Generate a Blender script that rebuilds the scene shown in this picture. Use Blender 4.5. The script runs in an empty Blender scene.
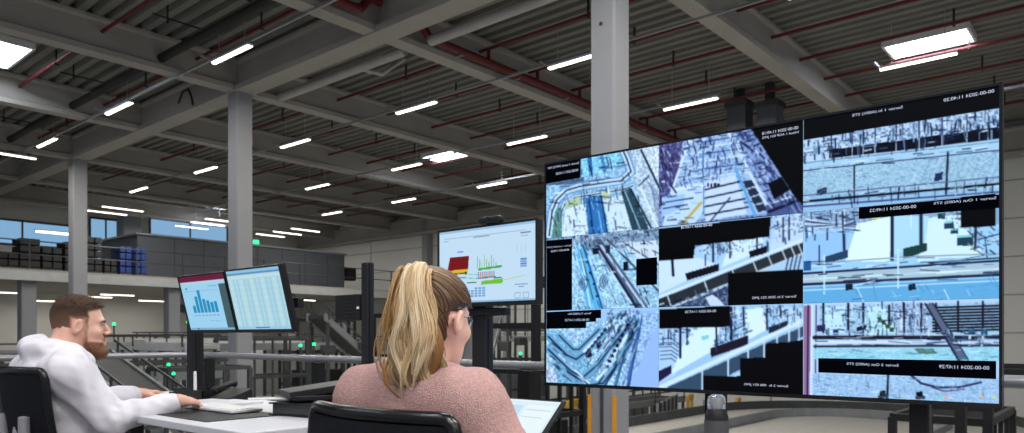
import bpy, bmesh, math, random
import numpy as np
from mathutils import Vector, Matrix, noise as mnoise
random.seed(7)
rng = np.random.default_rng(7)
PI = math.pi
SC = bpy.context.scene
COL = SC.collection
# ---------------------------------------------------------------- frame of the building
# world X runs across the hall (the way the people face), world Y along the hall, Z up, z = 0 on the control platform
CAMZ = 1.2
FX, FY = 0.759, 0.651
FPX, CX, HY = 745.0, 512.0, 336.0
FLOOR = -2.3                 # the hall floor below the platform
def W(px, py, d):
    """the place at depth d (metres) in front of the camera seen at photo pixel px, py"""
    xc = (px - CX) / FPX * d
    return Vector((d * FX + xc * FY, d * FY - xc * FX, CAMZ + (HY - py) / FPX * d))
def onz(px, py, z):
    return W(px, py, (CAMZ - z) * FPX / (py - HY))
def S(c):
    """sRGB 0..255 to linear"""
    out = []
    for v in c:
        v = v / 255.0
        out.append(v / 12.92 if v <= 0.04045 else ((v + 0.055) / 1.055) ** 2.4)
    return tuple(out)
# ---------------------------------------------------------------- materials
def mat(name, rgb, rough=0.6, metal=0.0, var=0.06, scale=6.0, bump=0.0, bscale=60.0, spec=0.5, coat=0.0, sub=0.0, detail=3.0):
    m = bpy.data.materials.new(name); m.use_nodes = True
    nt = m.node_tree; n = nt.nodes; l = nt.links
    b = n['Principled BSDF']
    c = S(rgb) if max(rgb) > 1.0 else rgb
    b.inputs['Roughness'].default_value = rough
    b.inputs['Metallic'].default_value = metal
    b.inputs['Specular IOR Level'].default_value = spec
    b.inputs['Coat Weight'].default_value = coat
    if sub:
        b.inputs['Subsurface Weight'].default_value = sub
        b.inputs['Subsurface Radius'].default_value = (0.012, 0.005, 0.003)
        b.inputs['Subsurface Scale'].default_value = 0.6
    tc = n.new('ShaderNodeTexCoord')
    nz = n.new('ShaderNodeTexNoise'); nz.inputs['Scale'].default_value = scale; nz.inputs['Detail'].default_value = detail
    l.new(tc.outputs['Object'], nz.inputs['Vector'])
    rp = n.new('ShaderNodeValToRGB')
    rp.color_ramp.elements[0].position = 0.3; rp.color_ramp.elements[1].position = 0.7
    rp.color_ramp.elements[0].color = tuple(max(0, x * (1 - var)) for x in c) + (1,)
    rp.color_ramp.elements[1].color = tuple(min(1, x * (1 + var)) for x in c) + (1,)
    l.new(nz.outputs['Fac'], rp.inputs['Fac']); l.new(rp.outputs['Color'], b.inputs['Base Color'])
    if bump:
        n2 = n.new('ShaderNodeTexNoise'); n2.inputs['Scale'].default_value = bscale; n2.inputs['Detail'].default_value = 4
        l.new(tc.outputs['Object'], n2.inputs['Vector'])
        bp = n.new('ShaderNodeBump'); bp.inputs['Strength'].default_value = bump; bp.inputs['Distance'].default_value = 0.01
        l.new(n2.outputs['Fac'], bp.inputs['Height']); l.new(bp.outputs['Normal'], b.inputs['Normal'])
    return m
def emit(name, rgb, s):
    m = bpy.data.materials.new(name); m.use_nodes = True
    nt = m.node_tree; nt.nodes.clear()
    e = nt.nodes.new('ShaderNodeEmission'); o = nt.nodes.new('ShaderNodeOutputMaterial')
    e.inputs['Color'].default_value = S(rgb) + (1,); e.inputs['Strength'].default_value = s
    nt.links.new(e.outputs[0], o.inputs[0]); return m
def screen_mat(name, s):
    m = bpy.data.materials.new(name); m.use_nodes = True
    nt = m.node_tree; n = nt.nodes; n.clear()
    a = n.new('ShaderNodeAttribute'); a.attribute_name = 'pixels'
    b = n.new('ShaderNodeBsdfPrincipled'); o = n.new('ShaderNodeOutputMaterial')
    mx = n.new('ShaderNodeVectorMath'); mx.operation = 'SCALE'; mx.inputs['Scale'].default_value = 0.04
    b.inputs['Roughness'].default_value = 0.35; b.inputs['Specular IOR Level'].default_value = 0.12
    b.inputs['Emission Strength'].default_value = s
    nt.links.new(a.outputs['Color'], b.inputs['Emission Color']); nt.links.new(a.outputs['Color'], mx.inputs[0])
    nt.links.new(mx.outputs['Vector'], b.inputs['Base Color']); nt.links.new(b.outputs[0], o.inputs[0])
    return m
def attr_mat(name, rough=0.45, spec=0.4):
    m = bpy.data.materials.new(name); m.use_nodes = True
    nt = m.node_tree; n = nt.nodes; b = n['Principled BSDF']
    a = n.new('ShaderNodeAttribute'); a.attribute_name = 'tint'
    nt.links.new(a.outputs['Color'], b.inputs['Base Color'])
    b.inputs['Roughness'].default_value = rough; b.inputs['Specular IOR Level'].default_value = spec
    return m
M = {}
M['deck'] = mat('galvanised_deck', (124, 124, 119), 0.75, 0.0, 0.08, 0.7, spec=0.2)
M['beam'] = mat('painted_beam', (162, 158, 151), 0.8, 0, 0.06, 0.8, 0.05, 8)
M['column'] = mat('painted_column', (139, 140, 144), 0.75, 0, 0.04, 1.2, 0.05, 10)
M['wall'] = mat('wall_panel', (206, 205, 200), 0.7, 0, 0.04, 0.4)
M['seam'] = mat('panel_seam', (140, 139, 136), 0.8)
M['floor'] = mat('hall_concrete', (190, 188, 184), 0.5, 0, 0.15, 0.5)
M['platform'] = mat('platform_floor', (88, 88, 90), 0.6, 0, 0.1, 3)
M['red'] = mat('red_pipe_paint', (96, 20, 27), 0.6, 0, 0.08, 3)
M['galv'] = mat('galvanised_steel', (165, 168, 170), 0.42, 0.7, 0.1, 5)
M['zinc'] = mat('pale_pipe', (178, 176, 172), 0.55, 0.1, 0.08, 3)
M['blackpipe'] = mat('black_pipe', (30, 29, 29), 0.6, 0, 0.1, 4)
M['black'] = mat('black_plastic', (21, 21, 23), 0.5, 0, 0.1, 12, 0.06, 300, spec=0.35)
M['blackmetal'] = mat('black_powder_coat', (26, 26, 29), 0.45, 0.2, 0.1, 10, 0.05, 400)
M['fabric'] = mat('black_mesh_fabric', (20, 21, 28), 0.85, 0, 0.2, 60, 0.5, 700, spec=0.2)
M['gloss'] = mat('glossy_black_frame', (12, 12, 14), 0.25, 0, 0.05, 10)
M['silver'] = mat('grey_plastic', (150, 150, 156), 0.45, 0.1, 0.05, 8)
M['desk'] = mat('white_desk_laminate', (196, 196, 201), 0.4, 0, 0.015, 3, 0.02, 90)
M['deskedge'] = mat('desk_edge_band', (205, 205, 210), 0.45, 0, 0.02, 6)
M['paper'] = mat('paper', (206, 206, 208), 0.8, 0, 0.02, 8)
M['alu'] = mat('brushed_aluminium', (150, 152, 157), 0.36, 0.55, 0.06, 9)
M['led'] = emit('tube_glow', (255, 247, 232), 7.0)
M['led_far'] = emit('tube_glow_far', (255, 246, 230), 5.0)
M['skylight'] = emit('daylight_panel', (232, 240, 255), 21.0)
M['window'] = emit('daylit_window', (130, 172, 208), 1.0)
M['green'] = emit('green_signal_glow', (40, 255, 150), 2.5)
M['exit'] = emit('green_exit_glow', (70, 230, 160), 1.6)
M['machine'] = mat('dark_machine_paint', (66, 68, 70), 0.55, 0.2, 0.2, 3)
M['machine2'] = mat('mid_grey_machine_paint', (128, 132, 134), 0.5, 0.1, 0.1, 3)
M['machine3'] = mat('pale_machine_paint', (182, 184, 184), 0.5, 0.1, 0.07, 3)
M['belt'] = mat('conveyor_belt', (44, 45, 47), 0.7, 0, 0.15, 6)
M['beltpale'] = mat('pale_sorter_tray', (176, 173, 166), 0.6, 0, 0.06, 4)
M['yellow'] = mat('yellow_paint', (206, 160, 40), 0.5, 0, 0.08, 5)
M['orange'] = mat('orange_yellow_guard', (216, 150, 48), 0.5, 0, 0.05, 5)
M['wood'] = mat('pallet_wood', (150, 122, 88), 0.8, 0, 0.2, 12)
M['blue'] = mat('blue_crate_plastic', (34, 62, 128), 0.5, 0, 0.1, 6)
M['darkgrey'] = mat('slate_grey_cladding', (78, 82, 90), 0.6, 0, 0.06, 2)
M['white'] = mat('white_plastic', (226, 226, 226), 0.4, 0, 0.03, 6)
M['skin'] = mat('fair_skin', (222, 172, 152), 0.5, 0, 0.06, 22, 0.06, 220, sub=0.15)
M['skinw'] = mat('light_skin', (232, 184, 168), 0.5, 0, 0.05, 22, 0.05, 220, sub=0.15)
M['hoodie'] = mat('white_sweatshirt', (220, 216, 223), 0.9, 0, 0.03, 30, 0.25, 320, spec=0.2)
M['jumper'] = mat('pink_wool', (198, 158, 153), 0.95, 0, 0.15, 150, 0.7, 330, spec=0.15, detail=6)
M['denim'] = mat('dark_denim', (44, 50, 66), 0.9, 0, 0.15, 60, 0.3, 400)
M['shoe'] = mat('dark_shoe', (40, 38, 38), 0.6)
M['eye'] = mat('eye_white', (225, 220, 215), 0.2)
M['lens'] = mat('spectacle_metal', (120, 120, 128), 0.25, 0.9)
M['magenta'] = emit('magenta_bar', (120, 20, 60), 0.8)
M['hair'] = attr_mat('blond_hair')
M['hairm'] = attr_mat('brown_hair', 0.6, 0.25)
M['caption'] = emit('caption_black', (5, 5, 12), 1.0)
M['captext'] = emit('caption_text', (205, 215, 240), 1.0)
M['screen'] = screen_mat('display_pixels', 1.0)
M['screendim'] = screen_mat('monitor_pixels', 1.0)
def glassmat():
    m = bpy.data.materials.new('clear_plastic'); m.use_nodes = True
    b = m.node_tree.nodes['Principled BSDF']
    b.inputs['Base Color'].default_value = (0.85, 0.88, 0.92, 1); b.inputs['Roughness'].default_value = 0.08
    b.inputs['Transmission Weight'].default_value = 0.9; b.inputs['IOR'].default_value = 1.25
    return m
M['clear'] = glassmat()
# ---------------------------------------------------------------- objects
def tag(o, label=None, cat=None, group=None, kind=None):
    if label: o['label'] = label
    if cat: o['category'] = cat
    if group: o['group'] = group
    if kind: o['kind'] = kind
    return o
def thing(name, label, cat, loc=(0, 0, 0), rz=0.0, group=None, kind=None):
    o = bpy.data.objects.new(name, None); COL.objects.link(o)
    o.empty_display_size = 0.1
    o.location = loc; o.rotation_euler = (0, 0, rz)
    return tag(o, label, cat, group, kind)
def link(name, me, parent=None, loc=None, rz=0.0):
    o = bpy.data.objects.new(name, me); COL.objects.link(o)
    if parent is not None: o.parent = parent
    if loc is not None: o.location = loc
    if rz: o.rotation_euler = (0, 0, rz)
    return o
def raw(name, v, f, m, parent=None, smooth=False, loc=None, rz=0.0):
    me = bpy.data.meshes.new(name)
    me.from_pydata([tuple(p) for p in v], [], [tuple(q) for q in f])
    if m: me.materials.append(m)
    if smooth: me.polygons.foreach_set('use_smooth', [True] * len(me.polygons))
    me.update()
    return link(name, me, parent, loc, rz)
def dup(root, loc, rz=None, label=None):
    r = root.copy(); COL.objects.link(r); r.location = loc
    if rz is not None: r.rotation_euler = (0, 0, rz)
    if label: r['label'] = label
    for ch in list(root.children):
        c = ch.copy(); COL.objects.link(c); c.parent = r
        for g in ch.children:
            d = g.copy(); COL.objects.link(d); d.parent = c
    return r
class MB:
    def __init__(s): s.v = []; s.f = []
    def add(s, v, f):
        o = len(s.v); s.v += [Vector(p) for p in v]; s.f += [tuple(i + o for i in q) for q in f]; return s
    def box(s, c, sz, rz=0.0, mtx=None):
        x, y, z = [k / 2 for k in sz]
        v = [Vector((a * x, b * y, e * z)) for a in (-1, 1) for b in (-1, 1) for e in (-1, 1)]
        if mtx is not None: v = [mtx @ p for p in v]
        if rz: R = Matrix.Rotation(rz, 3, 'Z'); v = [R @ p for p in v]
        v = [p + Vector(c) for p in v]
        return s.add(v, [(0, 1, 3, 2), (4, 6, 7, 5), (0, 4, 5, 1), (2, 3, 7, 6), (0, 2, 6, 4), (1, 5, 7, 3)])
    def bx(s, x0, x1, y0, y1, z0, z1):
        return s.box(((x0 + x1) / 2, (y0 + y1) / 2, (z0 + z1) / 2), (abs(x1 - x0), abs(y1 - y0), abs(z1 - z0)))
    def tube(s, pts, r, n=10, cap=True):
        pts = [Vector(p) for p in pts]
        rs = r if isinstance(r, (list, tuple)) else [r] * len(pts)
        rings = []; prev = None
        for i, p in enumerate(pts):
            t = (pts[min(i + 1, len(pts) - 1)] - pts[max(i - 1, 0)]).normalized()
            if prev is None:
                a = Vector((0, 0, 1)) if abs(t.z) < 0.9 else Vector((1, 0, 0))
                u = t.cross(a).normalized()
            else:
                u = (prev - t * prev.dot(t)).normalized()
            prev = u; w = t.cross(u)
            rings.append([p + (u * math.cos(2 * PI * k / n) + w * math.sin(2 * PI * k / n)) * rs[i] for k in range(n)])
        v = [q for R in rings for q in R]; f = []
        for i in range(len(pts) - 1):
            for k in range(n):
                f.append((i * n + k, i * n + (k + 1) % n, (i + 1) * n + (k + 1) % n, (i + 1) * n + k))
        if cap:
            f.append(tuple(reversed(range(n)))); f.append(tuple((len(pts) - 1) * n + k for k in range(n)))
        return s.add(v, f)
    def lathe(s, prof, n=24, c=(0, 0, 0)):
        v = []; f = []
        for (r, z) in prof:
            for k in range(n):
                v.append((c[0] + r * math.cos(2 * PI * k / n), c[1] + r * math.sin(2 * PI * k / n), c[2] + z))
        for i in range(len(prof) - 1):
            for k in range(n):
                f.append((i * n + k, i * n + (k + 1) % n, (i + 1) * n + (k + 1) % n, (i + 1) * n + k))
        f.append(tuple(reversed(range(n)))); f.append(tuple((len(prof) - 1) * n + k for k in range(n)))
        return s.add(v, f)
    def prism(s, prof, p0, p1, up=(0, 0, 1)):
        """profile (side, up) swept from p0 to p1"""
        p0 = Vector(p0); p1 = Vector(p1); t = (p1 - p0).normalized(); up = Vector(up)
        sd = t.cross(up).normalized(); n = len(prof)
        v = [p0 + sd * a + up * b for a, b in prof] + [p1 + sd * a + up * b for a, b in prof]
        f = [(k, (k + 1) % n, n + (k + 1) % n, n + k) for k in range(n)]
        f += [tuple(reversed(range(n))), tuple(range(n, 2 * n))]
        return s.add(v, f)
    def build(s, name, m, parent=None, bev=0.0, seg=2, smooth=False, loc=None, rz=0.0, label=None, cat=None, group=None, kind=None):
        me = bpy.data.meshes.new(name)
        me.from_pydata([tuple(p) for p in s.v], [], s.f)
        bm = bmesh.new(); bm.from_mesh(me); bmesh.ops.recalc_face_normals(bm, faces=bm.faces); bm.to_mesh(me); bm.free()
        me.materials.append(m)
        if smooth:
            me.polygons.foreach_set('use_smooth', [True] * len(me.polygons))
            me.set_sharp_from_angle(angle=0.7)
        o = link(name, me, parent, loc, rz)
        if bev:
            b = o.modifiers.new('bevel', 'BEVEL'); b.width = bev; b.segments = seg; b.limit_method = 'ANGLE'; b.angle_limit = 0.6
        return tag(o, label, cat, group, kind)
def arc(c, r, a0, a1, n, z=0.0):
    return [(c[0] + r * math.cos(a0 + (a1 - a0) * i / n), c[1] + r * math.sin(a0 + (a1 - a0) * i / n), z) for i in range(n + 1)]
def rrect(w, h, r, n=5):
    """rounded rectangle outline (side, up) centred"""
    out = []
    for cx, cy, a in ((w / 2 - r, h / 2 - r, 0), (-w / 2 + r, h / 2 - r, PI / 2), (-w / 2 + r, -h / 2 + r, PI), (w / 2 - r, -h / 2 + r, 1.5 * PI)):
        for i in range(n + 1):
            out.append((cx + r * math.cos(a + PI / 2 * i / n), cy + r * math.sin(a + PI / 2 * i / n)))
    return out
# ================================================================ THE HALL
ZB = 7.13      # underside of the beams
ZD = 7.93      # underside of the roof deck
COLX = 9.5     # the column line
BY0, BAY = 16.9, 5.3
WALLX = 28.0
# roof deck: trapezoidal ribs running along the hall
def deck():
    mb = MB(); x = -14.0; prof = []
    while x < WALLX + 0.1:
        prof += [(x, ZD), (x + 0.15, ZD), (x + 0.19, ZD + 0.13), (x + 0.29, ZD + 0.13)]
        x += 0.33
    n = len(prof); y0, y1 = -16.0, 42.2
    v = [(a, y0, b) for a, b in prof] + [(a, y1, b) for a, b in prof]
    f = [(k, k + 1, n + k + 1, n + k) for k in range(n - 1)]
    v += [(-14, y0, ZD + 0.3), (WALLX + 0.1, y0, ZD + 0.3), (WALLX + 0.1, y1, ZD + 0.3), (-14, y1, ZD + 0.3)]
    f.append((2 * n, 2 * n + 1, 2 * n + 2, 2 * n + 3))
    mb.add(v, f)
    mb.build('ceiling', M['deck'], label='grey ribbed metal roof deck over the whole hall', cat='ceiling', kind='structure')
deck()
MB().bx(-14, WALLX, -16, 42.2, FLOOR - 0.2, FLOOR).build('floor', M['floor'], label='grey concrete floor of the hall below the platform', cat='floor', kind='structure')
MB().bx(-6, 3.36, -7, 6.75, -0.25, 0.0).build('platform', M['platform'], label='raised platform floor under the two desks', cat='platform', kind='structure')
# wall behind the display, horizontal sandwich panels
wr = MB().bx(WALLX, WALLX + 0.25, -16, 42.2, FLOOR, ZD + 0.3).build('wall_right', M['wall'], label='pale panelled hall wall behind the big display', cat='wall', kind='structure')
sm_ = MB()
for z in (0.1, 1.3, 2.5, 3.7, 4.9, 6.1, 7.1):
    sm_.bx(WALLX - 0.012, WALLX, -16, 42, z - 0.02, z + 0.02)
for y in np.arange(-13, 42, 6.0):
    sm_.bx(WALLX - 0.014, WALLX, y - 0.03, y + 0.03, FLOOR, ZD)
sm_.build('panel_seams', M['seam'], wr)
MB().bx(-14, WALLX, 42, 42.25, FLOOR, ZD + 0.3).build('wall_back', M['wall'], label='far end wall of the hall beyond the upper floor', cat='wall', kind='structure')
# beams
def ibeam(w, fl, web, h, top=0.3, ft=0.11):
    a, b, c = w / 2, web / 2, top / 2
    return [(-a, 0), (a, 0), (a, fl), (b, fl + 0.05), (b, h - ft), (c, h - ft + 0.04), (c, h), (-c, h), (-c, h - ft + 0.04), (-b, h - ft), (-b, fl + 0.05), (-a, fl)]
side = {-3: 'over the platform end', -2: 'crossing above the right half of the display', -1: 'carrying the big red pipe'}
beam_words = {-3: 'pale roof cross beam nearest the right end of the hall', -2: 'wide pale roof cross beam above the middle of the big display',
              -1: 'roof cross beam with the thick red pipe along it', 0: 'roof cross beam resting on the tall column behind the twin monitors',
              1: 'roof cross beam midway between the two left columns', 2: 'roof cross beam resting on the left column behind the man',
              3: 'roof cross beam just beyond the left column', 4: 'roof cross beam closest to the far end wall'}
for k in range(-3, 5):
    y = BY0 + k * BAY
    MB().prism(ibeam(0.36, 0.12, 0.17, 0.79, 0.3), (-13.5, y, ZB), (WALLX - 0.02, y, ZB)).build('roof_beam', M['beam'], label=beam_words[k], cat='beam', kind='structure')
for x, lab in ((COLX, 'main roof girder along the row of columns'), (-7.5, 'left main roof girder out over the far side of the hall')):
    MB().prism(ibeam(0.5, 0.14, 0.26, 0.78, 0.4), (x, -15, ZB - 0.03), (x, 41.9, ZB - 0.03)).build('roof_girder', M['beam'], label=lab, cat='beam', kind='structure')
MB().prism(ibeam(0.4, 0.14, 0.2, 0.9), (WALLX - 0.35, -15, 6.75), (WALLX - 0.35, 41.9, 6.75)).build('roof_girder', M['beam'], label='roof edge girder running along the pale right wall', cat='beam', kind='structure')
# columns
def column(x, y, z0, z1, w, lab, guards=False, plates=True):
    t = thing('column', lab, 'column', (x, y, z0), 0, kind='structure')
    c = 0.03; a = w / 2
    pr = [(-a + c, -a), (a - c, -a), (a, -a + c), (a, a - c), (a - c, a), (-a + c, a), (-a, a - c), (-a, -a + c)]
    MB().prism(pr, (0, 0, 0), (0, 0, z1 - z0), up=(0, 1, 0)).build('shaft', M['column'], t)
    if guards:
        for sx in (-1, 1):
            for sy in (-1, 1):
                g = MB(); q = a + 0.012
                g.box((sx * q, sy * (a - 0.03), 1.2), (0.02, 0.09, 2.3)).box((sx * (a - 0.03), sy * q, 1.2), (0.09, 0.02, 2.3))
                g.build('corner_guard', M['orange'], t)
    return t
cl = column(COLX, 6.2, FLOOR, ZB - 0.03, 0.43, 'tall pale column right behind the big display', guards=False)
# edge guards and fixings of that column
hg = MB()
for sx, sy in ((-1, -1), (-1, 1)):
    q = 0.215
    hg.box((sx * q, sy * q, 1.31), (0.05, 0.05, 2.62))
hg.build('corner_guard', M['orange'], cl)
MB().tube([(-0.216, 0.02, 0), (-0.225, 0.02, 0)], 0.03, 12).build('anchor_hole', M['blackpipe'], cl).location = (0, 0, 8.15)
MB().box((-0.225, 0.0, 2.4), (0.02, 0.05, 1.1)).build('strike_strip', M['machine'], cl)
c2 = column(COLX, BY0, FLOOR, ZB - 0.03, 0.43, 'tall pale column behind the twin monitors')
MB().box((-0.22, 0.02, 2.05), (0.015, 0.16, 0.2)).build('number_plate', M['wood'], c2)
c3 = column(COLX, 27.35, FLOOR, ZB - 0.03, 0.45, 'tall pale column above the seated man')
for i, (k, lab) in enumerate(((4, 'pale column on the upper floor behind the left column'),)):
    column(COLX, BY0 + k * BAY, FLOOR, ZB - 0.03, 0.45, lab)
# pipe column against the wall
column(WALLX - 0.25, 29.9, FLOOR, ZD, 0.42, 'brown-grey steel column on the far wall left of the ponytail')
MB().tube([(WALLX - 0.2, 24.3, FLOOR), (WALLX - 0.2, 24.3, 6.4), (WALLX - 0.2, 24.3, 7.2)], 0.11, 12).build('downpipe', M['galv'], label='grey downpipe on the wall above the ponytail', cat='pipe', smooth=True)
# sprinkler pipes (thin, red) along the hall under the deck
words = ['first', 'second', 'third', 'fourth', 'fifth', 'sixth', 'seventh', 'eighth', 'ninth', 'tenth', 'eleventh', 'twelfth']
PX = [6.3, 8.35, 12.3, 14.05, 15.8, 17.5, 19.2, 20.9, 22.7, 24.5]
clampme = None
for i, x in enumerate(PX):
    t = thing('sprinkler_pipe', 'thin red sprinkler pipe under the roof, %s of the row counted toward the far wall' % words[i], 'pipe', (x, 0, 7.62), group='red sprinkler branch pipes')
    for k in range(-3, 3):
        MB().tube([(0, BY0 + k * BAY + 0.1, 0), (0, BY0 + (k + 1) * BAY - 0.1, 0)], 0.038, 8).build('pipe_run', M['red'], t, smooth=True)
    for y in np.arange(-2.4, 30, 5.47):
        if clampme is None:
            c = MB(); c.bx(-0.015, 0.015, -0.02, 0.02, 0.035, 0.3).bx(-0.06, 0.06, -0.02, 0.02, -0.06, -0.035); c.build('pipe_clamp', M['blackpipe'], t, loc=(0, y, 0)); clampme = bpy.data.objects['pipe_clamp'].data
        else: link('pipe_clamp', clampme, t, (0, y, 0))
# thick red main along the beam
ym = BY0 - BAY - 0.36
t = thing('sprinkler_main', 'thick dark red water main with elbows beside the roof cross beam', 'pipe', (0, ym, 7.45))
MB().tube([(10.05, 0.05, 0.4), (10.05, 0.0, 0.22), (10.12, 0, 0.12), (10.3, 0, 0.08), (10.38, 0, -0.02), (10.5, 0, -0.12), (10.7, 0, -0.14), (26.5, 0, -0.14)], 0.085, 12).build('pipe_run', M['red'], t, smooth=True)
MB().tube([(-6, 0, -0.14), (8.55, 0, -0.14), (8.75, 0, -0.12), (8.84, 0, -0.0), (8.92, 0, 0.12), (9.02, 0, 0.16), (9.22, 0, 0.16)], 0.085, 12).build('pipe_run', M['red'], t, smooth=True)
for x in PX[2:9]:
    MB().tube([(x, 0, -0.1), (x, 0, 0.17)], 0.042, 8).build('riser', M['red'], t, smooth=True)
for x in PX[:2]:
    MB().tube([(x - 0.4, 0, -0.1), (x - 0.4, 0, 0.2)], 0.042, 8).build('riser', M['red'], t, smooth=True)
for x in list(np.arange(11.4, 26, 1.9)) + [1.0, 3.5, 6.0]:
    MB().box((x, 0.02, -0.24), (0.04, 0.2, 0.03)).build('pipe_bracket', M['galv'], t)
# pale round pipes and the black pipe
MB().tube([(10.5, 6.4, 7.25), (10.5, 11.2, 7.25)], 0.11, 12).build('drain_pipe', M['zinc'], smooth=True, label='pale round pipe hanging beside the girder, near length', cat='pipe')
MB().tube([(10.5, 12.0, 7.25), (10.5, 16.8, 7.25)], 0.11, 12).build('drain_pipe', M['zinc'], smooth=True, label='pale round pipe hanging beside the girder, right of the column', cat='pipe')
MB().tube([(10.5, 13.6, 7.25), (11.2, 13.6, 7.3), (11.7, 13.4, 7.75)], 0.05, 10).build('drain_pipe', M['zinc'], smooth=True, label='short curved pale branch pipe rising to the roof', cat='pipe')
for (y0, y1, lab) in ((12.2, 16.9, 'black insulated pipe under the roof above the nearest tube light'), (17.3, 22.3, 'black insulated pipe under the roof, middle length on the left'), (22.8, 27.4, 'black insulated pipe under the roof, far left length')):
    t = thing('insulated_pipe', lab, 'pipe', (7.55, y0, 7.42))
    MB().tube([(0, 0, 0), (0, y1 - y0, 0)], 0.1, 12).build('pipe_run', M['blackpipe'], t, smooth=True)
    for y in (1.0, 3.0): MB().box((-0.4, y, 0.25), (1.0, 0.03, 0.03)).box((-0.6, y, 0.35), (0.03, 0.03, 0.4)).build('hanger', M['blackpipe'], t)
# conduits at the column heads
MB().tube([(9.2, 19.5, 7.35), (9.2, 19.25, 7.6), (9.2, 18.95, 7.6), (9.2, 18.8, 7.4), (9.2, 18.7, 7.15)], 0.03, 8).build('cable_conduit', M['blackpipe'], smooth=True, label='black bent cable conduit on the girder left of the column', cat='conduit')
MB().tube([(9.2, BY0 + 0.02, ZB), (9.2, BY0 + 0.02, ZD)], 0.02, 8).build('cable_conduit', M['blackpipe'], label='thin black conduit above the column behind the twin monitors', cat='conduit')
MB().tube([(9.2, BY0 - BAY + 0.2, ZB), (9.2, BY0 - BAY + 0.2, ZD)], 0.02, 8).build('cable_conduit', M['blackpipe'], label='thin black conduit on the girder beside the red pipe elbow', cat='conduit')
# ---------------------------------------------------------------- lights
def tube_light(x, y, z, lab, rz=0.0, L=1.45, far=False, grp='suspended LED tubes', hang=True, pw=None):
    t = thing('tube_light', lab, 'light', (x, y, z), rz, grp)
    MB().box((0, 0, 0.03), (0.135, L + 0.02, 0.045)).build('housing', M['white'], t)
    MB().prism([(-0.06, 0.008), (-0.058, 0.002), (-0.018, -0.024), (0.018, -0.024), (0.058, 0.002), (0.06, 0.008)], (0, -L / 2, 0), (0, L / 2, 0)).build('diffuser', M['led_far' if far else 'led'], t)
    if hang:
        for s in (-0.35, 0.35): MB().box((0, L * s, 0.06 + (ZD - z - 0.06) / 2), (0.012, 0.012, ZD - z - 0.06)).build('hanger', M['galv'], t)
    la = bpy.data.lights.new('lamp', 'AREA'); la.shape = 'RECTANGLE'; la.size = 0.09; la.size_y = L; la.energy = pw or (40.0 if far else 125.0); la.color = (1.0, 0.96, 0.89)
    lo = bpy.data.objects.new('lamp', la); COL.objects.link(lo); lo.parent = t; lo.location = (0, 0, -0.03)
    if not far: MB().box((0, L / 2 + 0.06, 0.1), (0.55, 0.04, 0.04)).build('cross_arm', M['galv'], t)
    return t
ZL = 7.0
rows = [(7.9, [14.4, 20.0, 25.2], 'nearest row'), (12.8, [9.18, 14.2, 19.6, 25.1, 30.5], 'second row'), (17.05, [8.75, 14.05, 19.4, 24.6], 'third row'), (21.2, [19.2, 24.3, 29.4], 'fourth row')]
for (x, ys, nm) in rows:
    for i, y in enumerate(sorted(ys)):
        n = len(ys); pos = {0: 'rightmost', n - 1: 'leftmost'}.get(i, '%s from the right' % words[i])
        tube_light(x, y, ZL, 'LED tube light %s in the %s of tubes from the camera' % (pos, nm))
    MB().box((0, 0, 0), (0.05, 33 if x != 17.05 else 26.5, 0.05)).build('light_rail', M['galv'], loc=(x, 14.7, ZL + 0.11) if x != 17.05 else (x, 21.2, ZL + 0.11), label='thin suspended rail carrying the %s of tube lights' % nm, cat='rail', group='light rails')
tube_light(17.55, 3.75, ZL, 'LED tube light along the lower edge of the upper right rooflight')
# unseen tubes added above and behind the platform to brighten the foreground
for x in (3.4, -1.0, -5.5):
    for i, y in enumerate((-7.0, -2.0, 3.2, 8.4)):
        if x == 3.4 or y < 9:
            tube_light(x, y, ZL, 'LED tube light above the control platform', grp='tube lights over the platform', pw=185.0 if y < 0 else 50.0)
for x, y in ((7.9, 9.2), (7.9, 4.0), (7.9, -1.2), (12.8, 4.0), (12.8, -1.2)):  # more unseen tubes continuing the rows, added for their light
    tube_light(x, y, ZL, 'LED tube light above the control platform', grp='tube lights over the platform')
# far rows seen end to end, turned across the hall
far = [((89, 210.5), (125, 215), 'left and lower of the pair right of the left column'), ((105, 207), (141, 211), 'right and upper of the pair right of the left column'),
       ((178, 226), (206, 229), 'first of three left of the twin monitor column'), ((194, 222.3), (222, 226), 'middle of three left of the twin monitor column'), ((210, 219), (235, 222.5), 'last of three left of the twin monitor column'),
       ((258, 234), (283, 237), 'lowest of three above the slate enclosure'), ((275, 231.3), (300, 235), 'middle of three above the slate enclosure'), ((293, 228.3), (318, 232), 'topmost of three above the slate enclosure'),
       ((-8, 151.5), (16, 156.5), 'at the far left edge beside the left column')]
for (a, b, lab) in far:
    d = 5.72 * FPX / (HY - (a[1] + b[1]) / 2)
    p = W((a[0] + b[0]) / 2, (a[1] + b[1]) / 2, d)
    tube_light(p.x, p.y, p.z, 'distant LED tube, ' + lab, rz=PI / 2, L=1.75, far=True, grp='distant tube lights')
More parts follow.
